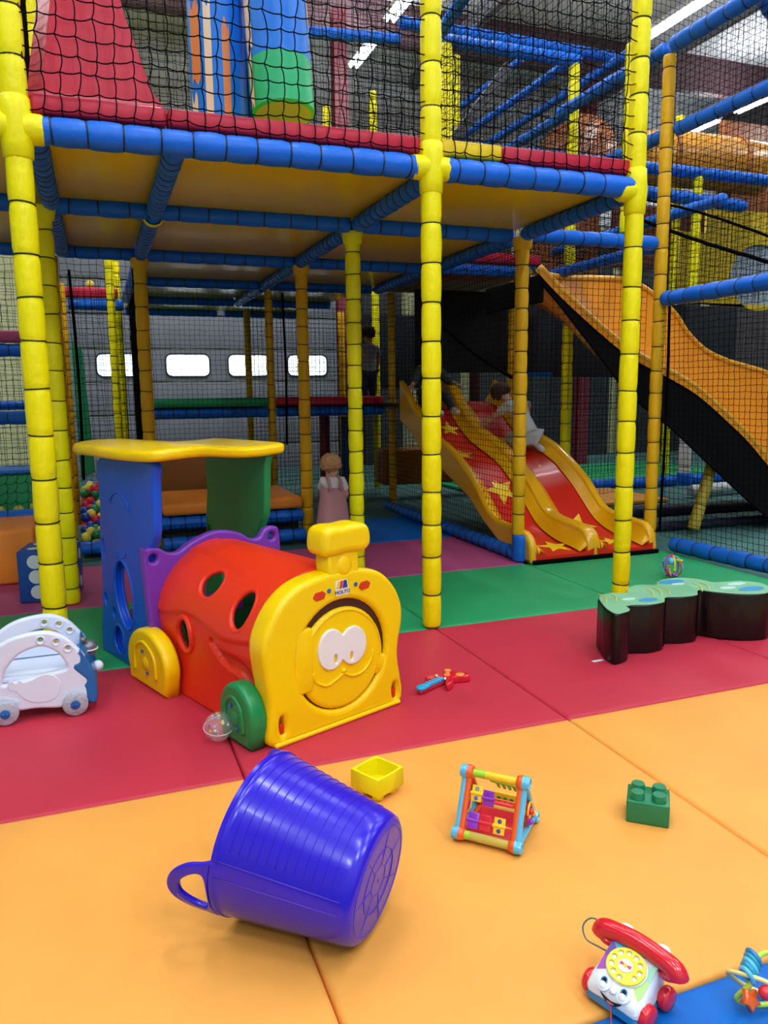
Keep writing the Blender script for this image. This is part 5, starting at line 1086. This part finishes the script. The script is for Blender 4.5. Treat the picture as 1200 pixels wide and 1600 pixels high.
def person(label, J, k, skinc, shirt, legs, hair, extra=None, bare_feet=None):
    """J joints in world metres, k = size factor (1 = 1.1 m tall child)"""
    t = thing('person', label, 'person', J['pelvis']*1.0); off = Vector(J['pelvis'])
    P = {a: Vector(b)-off for a, b in J.items() if a != 'hs'}
    SK = mat('skin_'+skinc[0], skinc[1], rough=.5)
    V = [tuple(P['pelvis'])]; Eg = []; Rd = [.075*k]
    mid = (P['pelvis']+P['chest'])/2
    c = chain(V, Eg, Rd, 0, [(mid, .07*k), (P['chest'], .072*k)])
    neck = P['chest']+(P['head']-P['chest'])*.45
    chain(V, Eg, Rd, c, [(neck, .03*k), (P['head']-(P['head']-neck)*.25, .05*k), (P['head'], .068*k), (P['head']+(P['head']-neck).normalized()*.045*k, .055*k)])
    for s in 'LR':
        sh, el, wr = P['sh'+s], P['el'+s], P['wr'+s]; d = (wr-el).normalized()
        h = chain(V, Eg, Rd, c, [(sh, .036*k), ((sh+el)/2, .031*k), (el, .027*k), (el+(wr-el)*.5, .025*k), (wr, .018*k), (wr+d*.03*k, (.024*k, .012*k))])
        side = d.cross(Vector((0, 0, 1))); side = side.normalized() if side.length > .1 else Vector((1, 0, 0)); dn = d.cross(side)
        for q in range(4):
            a = (q-1.5)*.011*k; ln = (.028, .033, .031, .024)[q]*k
            b0 = wr+d*.05*k+side*a; chain(V, Eg, Rd, h, [(b0, .0065*k), (b0+d*ln*.6+dn*.002, .006*k), (b0+d*ln+dn*.008*k, .005*k)])
        chain(V, Eg, Rd, h, [(wr+d*.028*k+side*.024*k, .0075*k), (wr+d*.045*k+side*.034*k, .006*k)])
        hp, kn, an, to = P['hp'+s], P['kn'+s], P['an'+s], P['to'+s]
        chain(V, Eg, Rd, 0, [(hp, .058*k), ((hp+kn)/2, .052*k), (kn, .04*k), (kn+(an-kn)*.35, .038*k), (an, .024*k), ((an+to)/2, .024*k), (to, .018*k)])
    mesh_obj('body', skin_mesh(V, Eg, Rd), SK, t)
    # shirt
    V = [tuple(mid)]; Eg = []; Rd = [.088*k]
    c = chain(V, Eg, Rd, 0, [(P['chest'], .088*k)]); chain(V, Eg, Rd, c, [(neck*.7+P['chest']*.3, .045*k)]); chain(V, Eg, Rd, 0, [(P['pelvis'], .092*k), (P['pelvis']-(mid-P['pelvis'])*.25, .092*k)])
    f = extra.get('sleeve', .8) if extra else .8
    for s in 'LR': chain(V, Eg, Rd, c, [(P['sh'+s], .048*k), (P['sh'+s]*(1-f)+P['el'+s]*f, .044*k)]+([(P['el'+s]*.2+P['wr'+s]*.8, .03*k)] if f >= 1 else []))
    mesh_obj('shirt', skin_mesh(V, Eg, Rd), mat(*shirt, rough=.8), t, label=extra.get('shirt_label') if extra else None)
    V = [tuple(P['pelvis'])]; Eg = []; Rd = [.088*k]
    if legs:
        for s in 'LR': chain(V, Eg, Rd, 0, [(P['hp'+s], .068*k), (P['kn'+s], .05*k), (P['kn'+s]*.15+P['an'+s]*.85, .036*k)])
        mesh_obj('trousers', skin_mesh(V, Eg, Rd, cloth=True), mat(*legs, rough=.8), t)
    SO = mat('sock_white', (.6, .6, .62), rough=.9)
    for s in 'LR':
        V = [tuple(P['an'+s]+(P['kn'+s]-P['an'+s])*.2)]; Eg = []; Rd = [.03*k]; chain(V, Eg, Rd, 0, [(P['an'+s], .031*k), ((P['an'+s]+P['to'+s])/2, .029*k), (P['to'+s], .024*k)])
        mesh_obj('sock', skin_mesh(V, Eg, Rd), SO, t, label='pale sock')
    # hair cap, ears, face
    hd = P['head']; hu = (hd-neck).normalized(); fc = Vector(J['face']).normalized() if 'face' in J else Vector((0, -1, 0))
    fc = (fc-hu*fc.dot(hu)).normalized(); sd = hu.cross(fc)
    bm = bmesh.new(); bmesh.ops.create_icosphere(bm, subdivisions=4, radius=1)
    B = Matrix((sd, -fc, hu)).transposed().to_4x4()
    for v in bm.verts:
        p = v.co.copy(); n_ = noise.noise(p*4.0)*.12+noise.noise(p*9)*.09+noise.noise(p*19)*.05; cut = 1.0 if not (p.y < -.45 and p.z < .35) else .72
        low = .95 if p.z > -.55 else .8
        v.co = p*(.088*k)*J.get('hs', 1)*(1+n_)*cut*low*Vector((1, 1.05, 1.02)).length/1.77
    hm = MB().bm(bm, T(*(hd+hu*.015*k)) @ B); hm.build('hair', mat(*hair, rough=.9, bump=.8, bscale=30), t, smooth=170)
    for s in (-1, 1):
        MB().ball(hd+sd*s*.072*k-hu*.01*k, .018*k, 8, sc=(.5, .6, 1)).build('ear', SK, t, smooth=170)
        MB().ball(hd+fc*.064*k+sd*s*.026*k+hu*.005*k, .010*k, 8).build('eye', plast('eye_dark', (.03, .02, .02)), t, smooth=170)
    MB().ball(hd+fc*.074*k-hu*.012*k, .012*k, 8).build('nose', SK, t, smooth=170)
    MB().tube([hd+fc*.068*k-hu*.035*k-sd*.018*k, hd+fc*.071*k-hu*.038*k, hd+fc*.068*k-hu*.035*k+sd*.018*k], .004*k, 6).build('mouth', plast('lips', (.4, .1, .1)), t, smooth=170)
    return t
pale = ('pale', (.62, .36, .27)); warm = ('warm', (.45, .24, .16))
# toddler from behind, leaning a little, facing away to the right
tx, ty = 1.80, 6.08
pt = person('toddler with curly fair hair in a pink pinafore and white shirt, seen from behind', dict(pelvis=vec(tx, ty, .34), chest=vec(tx+.01, ty+.02, .54), head=vec(tx+.0, ty+.035, .705), face=(.7, .75, -.25), hs=1.22,
  shL=vec(tx-.075, ty+.03, .58), elL=vec(tx-.07, ty+.10, .47), wrL=vec(tx-.0, ty+.17, .43), shR=vec(tx+.085, ty-.01, .575), elR=vec(tx+.12, ty+.0, .46), wrR=vec(tx+.12, ty+.10, .40),
  hpL=vec(tx-.04, ty+.01, .32), knL=vec(tx-.05, ty+.02, .18), anL=vec(tx-.05, ty, .04), toL=vec(tx-.03, ty+.07, .02), hpR=vec(tx+.045, ty, .32), knR=vec(tx+.05, ty+.02, .18), anR=vec(tx+.05, ty-.01, .04), toR=vec(tx+.08, ty+.06, .02)),
  .88, pale, ('shirt_white', (.72, .70, .74)), ('tights_cream', (.6, .5, .5)), ('hair_fair', (.50, .28, .14)), dict(sleeve=.75, shirt_label='white short sleeved shirt'))
PNK = mat('pinafore_pink', (.50, .25, .28), rough=.9, bump=.3, bscale=12)
mb = MB(); prf = [(.142, -.17), (.138, -.10), (.126, 0), (.112, .10), (.102, .16), (.096, .19)]
mb.lathe(prf, 28, Matrix.Diagonal((1, .82, 1, 1)), cap=False); mb.build('pinafore', PNK, pt, smooth=170, label='dusty pink pinafore dress')
for s in (-1, 1): MB().tube(spl([(s*.045, -.085, .17), (s*.05, -.075, .24), (s*.045, .0, .275), (s*.04, .08, .22), (s*.04, .085, .17)], 4, False), .014, 6).build('strap', PNK, pt, smooth=170)
# child climbing on the right lane
person('child in a pale T-shirt kneeling on the right slide lane, back turned', dict(pelvis=vec(3.90, 6.50, .90), chest=vec(3.84, 6.62, 1.12), head=vec(3.74, 6.74, 1.28), face=(.15, 1, -.2),
  shL=vec(3.75, 6.62, 1.16), elL=vec(3.68, 6.78, 1.05), wrL=vec(3.62, 6.90, .97), shR=vec(3.94, 6.64, 1.15), elR=vec(4.02, 6.72, 1.02), wrR=vec(4.05, 6.84, .93),
  hpL=vec(3.84, 6.52, .87), knL=vec(3.80, 6.72, .84), anL=vec(3.80, 6.50, .76), toL=vec(3.80, 6.42, .74), hpR=vec(3.97, 6.50, .86), knR=vec(4.0, 6.66, .82), anR=vec(4.0, 6.45, .755), toR=vec(4.0, 6.37, .73)),
  1.15, pale, ('tshirt_pale', (.55, .58, .63)), ('trousers_grey', (.42, .44, .48)), ('hair_brown', (.06, .03, .02)), dict(sleeve=.7))
# dark kid at the top of the left lane
person('child in a dark hooded top sitting at the top of the left slide lane', dict(pelvis=vec(3.31, 7.52, 1.27), chest=vec(3.31, 7.53, 1.50), head=vec(3.31, 7.47, 1.68), face=(0, -1, -.3),
  shL=vec(3.20, 7.52, 1.54), elL=vec(3.13, 7.50, 1.42), wrL=vec(3.07, 7.40, 1.37), shR=vec(3.42, 7.52, 1.54), elR=vec(3.50, 7.50, 1.42), wrR=vec(3.56, 7.40, 1.38),
  hpL=vec(3.26, 7.48, 1.25), knL=vec(3.24, 7.26, 1.26), anL=vec(3.22, 7.06, 1.07), toL=vec(3.22, 6.99, 1.10), hpR=vec(3.37, 7.48, 1.25), knR=vec(3.38, 7.26, 1.26), anR=vec(3.40, 7.08, 1.08), toR=vec(3.40, 7.0, 1.11)),
  1.15, warm, ('hoody_dark', (.03, .04, .035)), ('trousers_dark', (.02, .025, .04)), ('hair_black', (.02, .012, .01)), dict(sleeve=1.0))
# child standing behind on the red edged deck
bx, by = 3.06, 8.75
person('child in a blue grey T-shirt standing on the deck with the red edge, back turned', dict(pelvis=vec(bx, by, 1.56), chest=vec(bx, by, 1.78), head=vec(bx+.01, by+.02, 1.98), face=(.3, 1, 0),
  shL=vec(bx-.12, by, 1.82), elL=vec(bx-.15, by, 1.66), wrL=vec(bx-.14, by-.06, 1.52), shR=vec(bx+.11, by, 1.82), elR=vec(bx+.14, by+.03, 1.66), wrR=vec(bx+.13, by+.1, 1.55),
  hpL=vec(bx-.05, by, 1.52), knL=vec(bx-.055, by, 1.36), anL=vec(bx-.055, by, 1.215), toL=vec(bx-.05, by+.08, 1.20), hpR=vec(bx+.05, by, 1.52), knR=vec(bx+.055, by, 1.36), anR=vec(bx+.055, by, 1.215), toR=vec(bx+.06, by+.08, 1.20)),
  1.1, warm, ('tshirt_bluegrey', (.20, .25, .30)), ('shorts_navy', (.02, .03, .07)), ('hair_darkbrown', (.03, .02, .015)), dict(sleeve=.7))
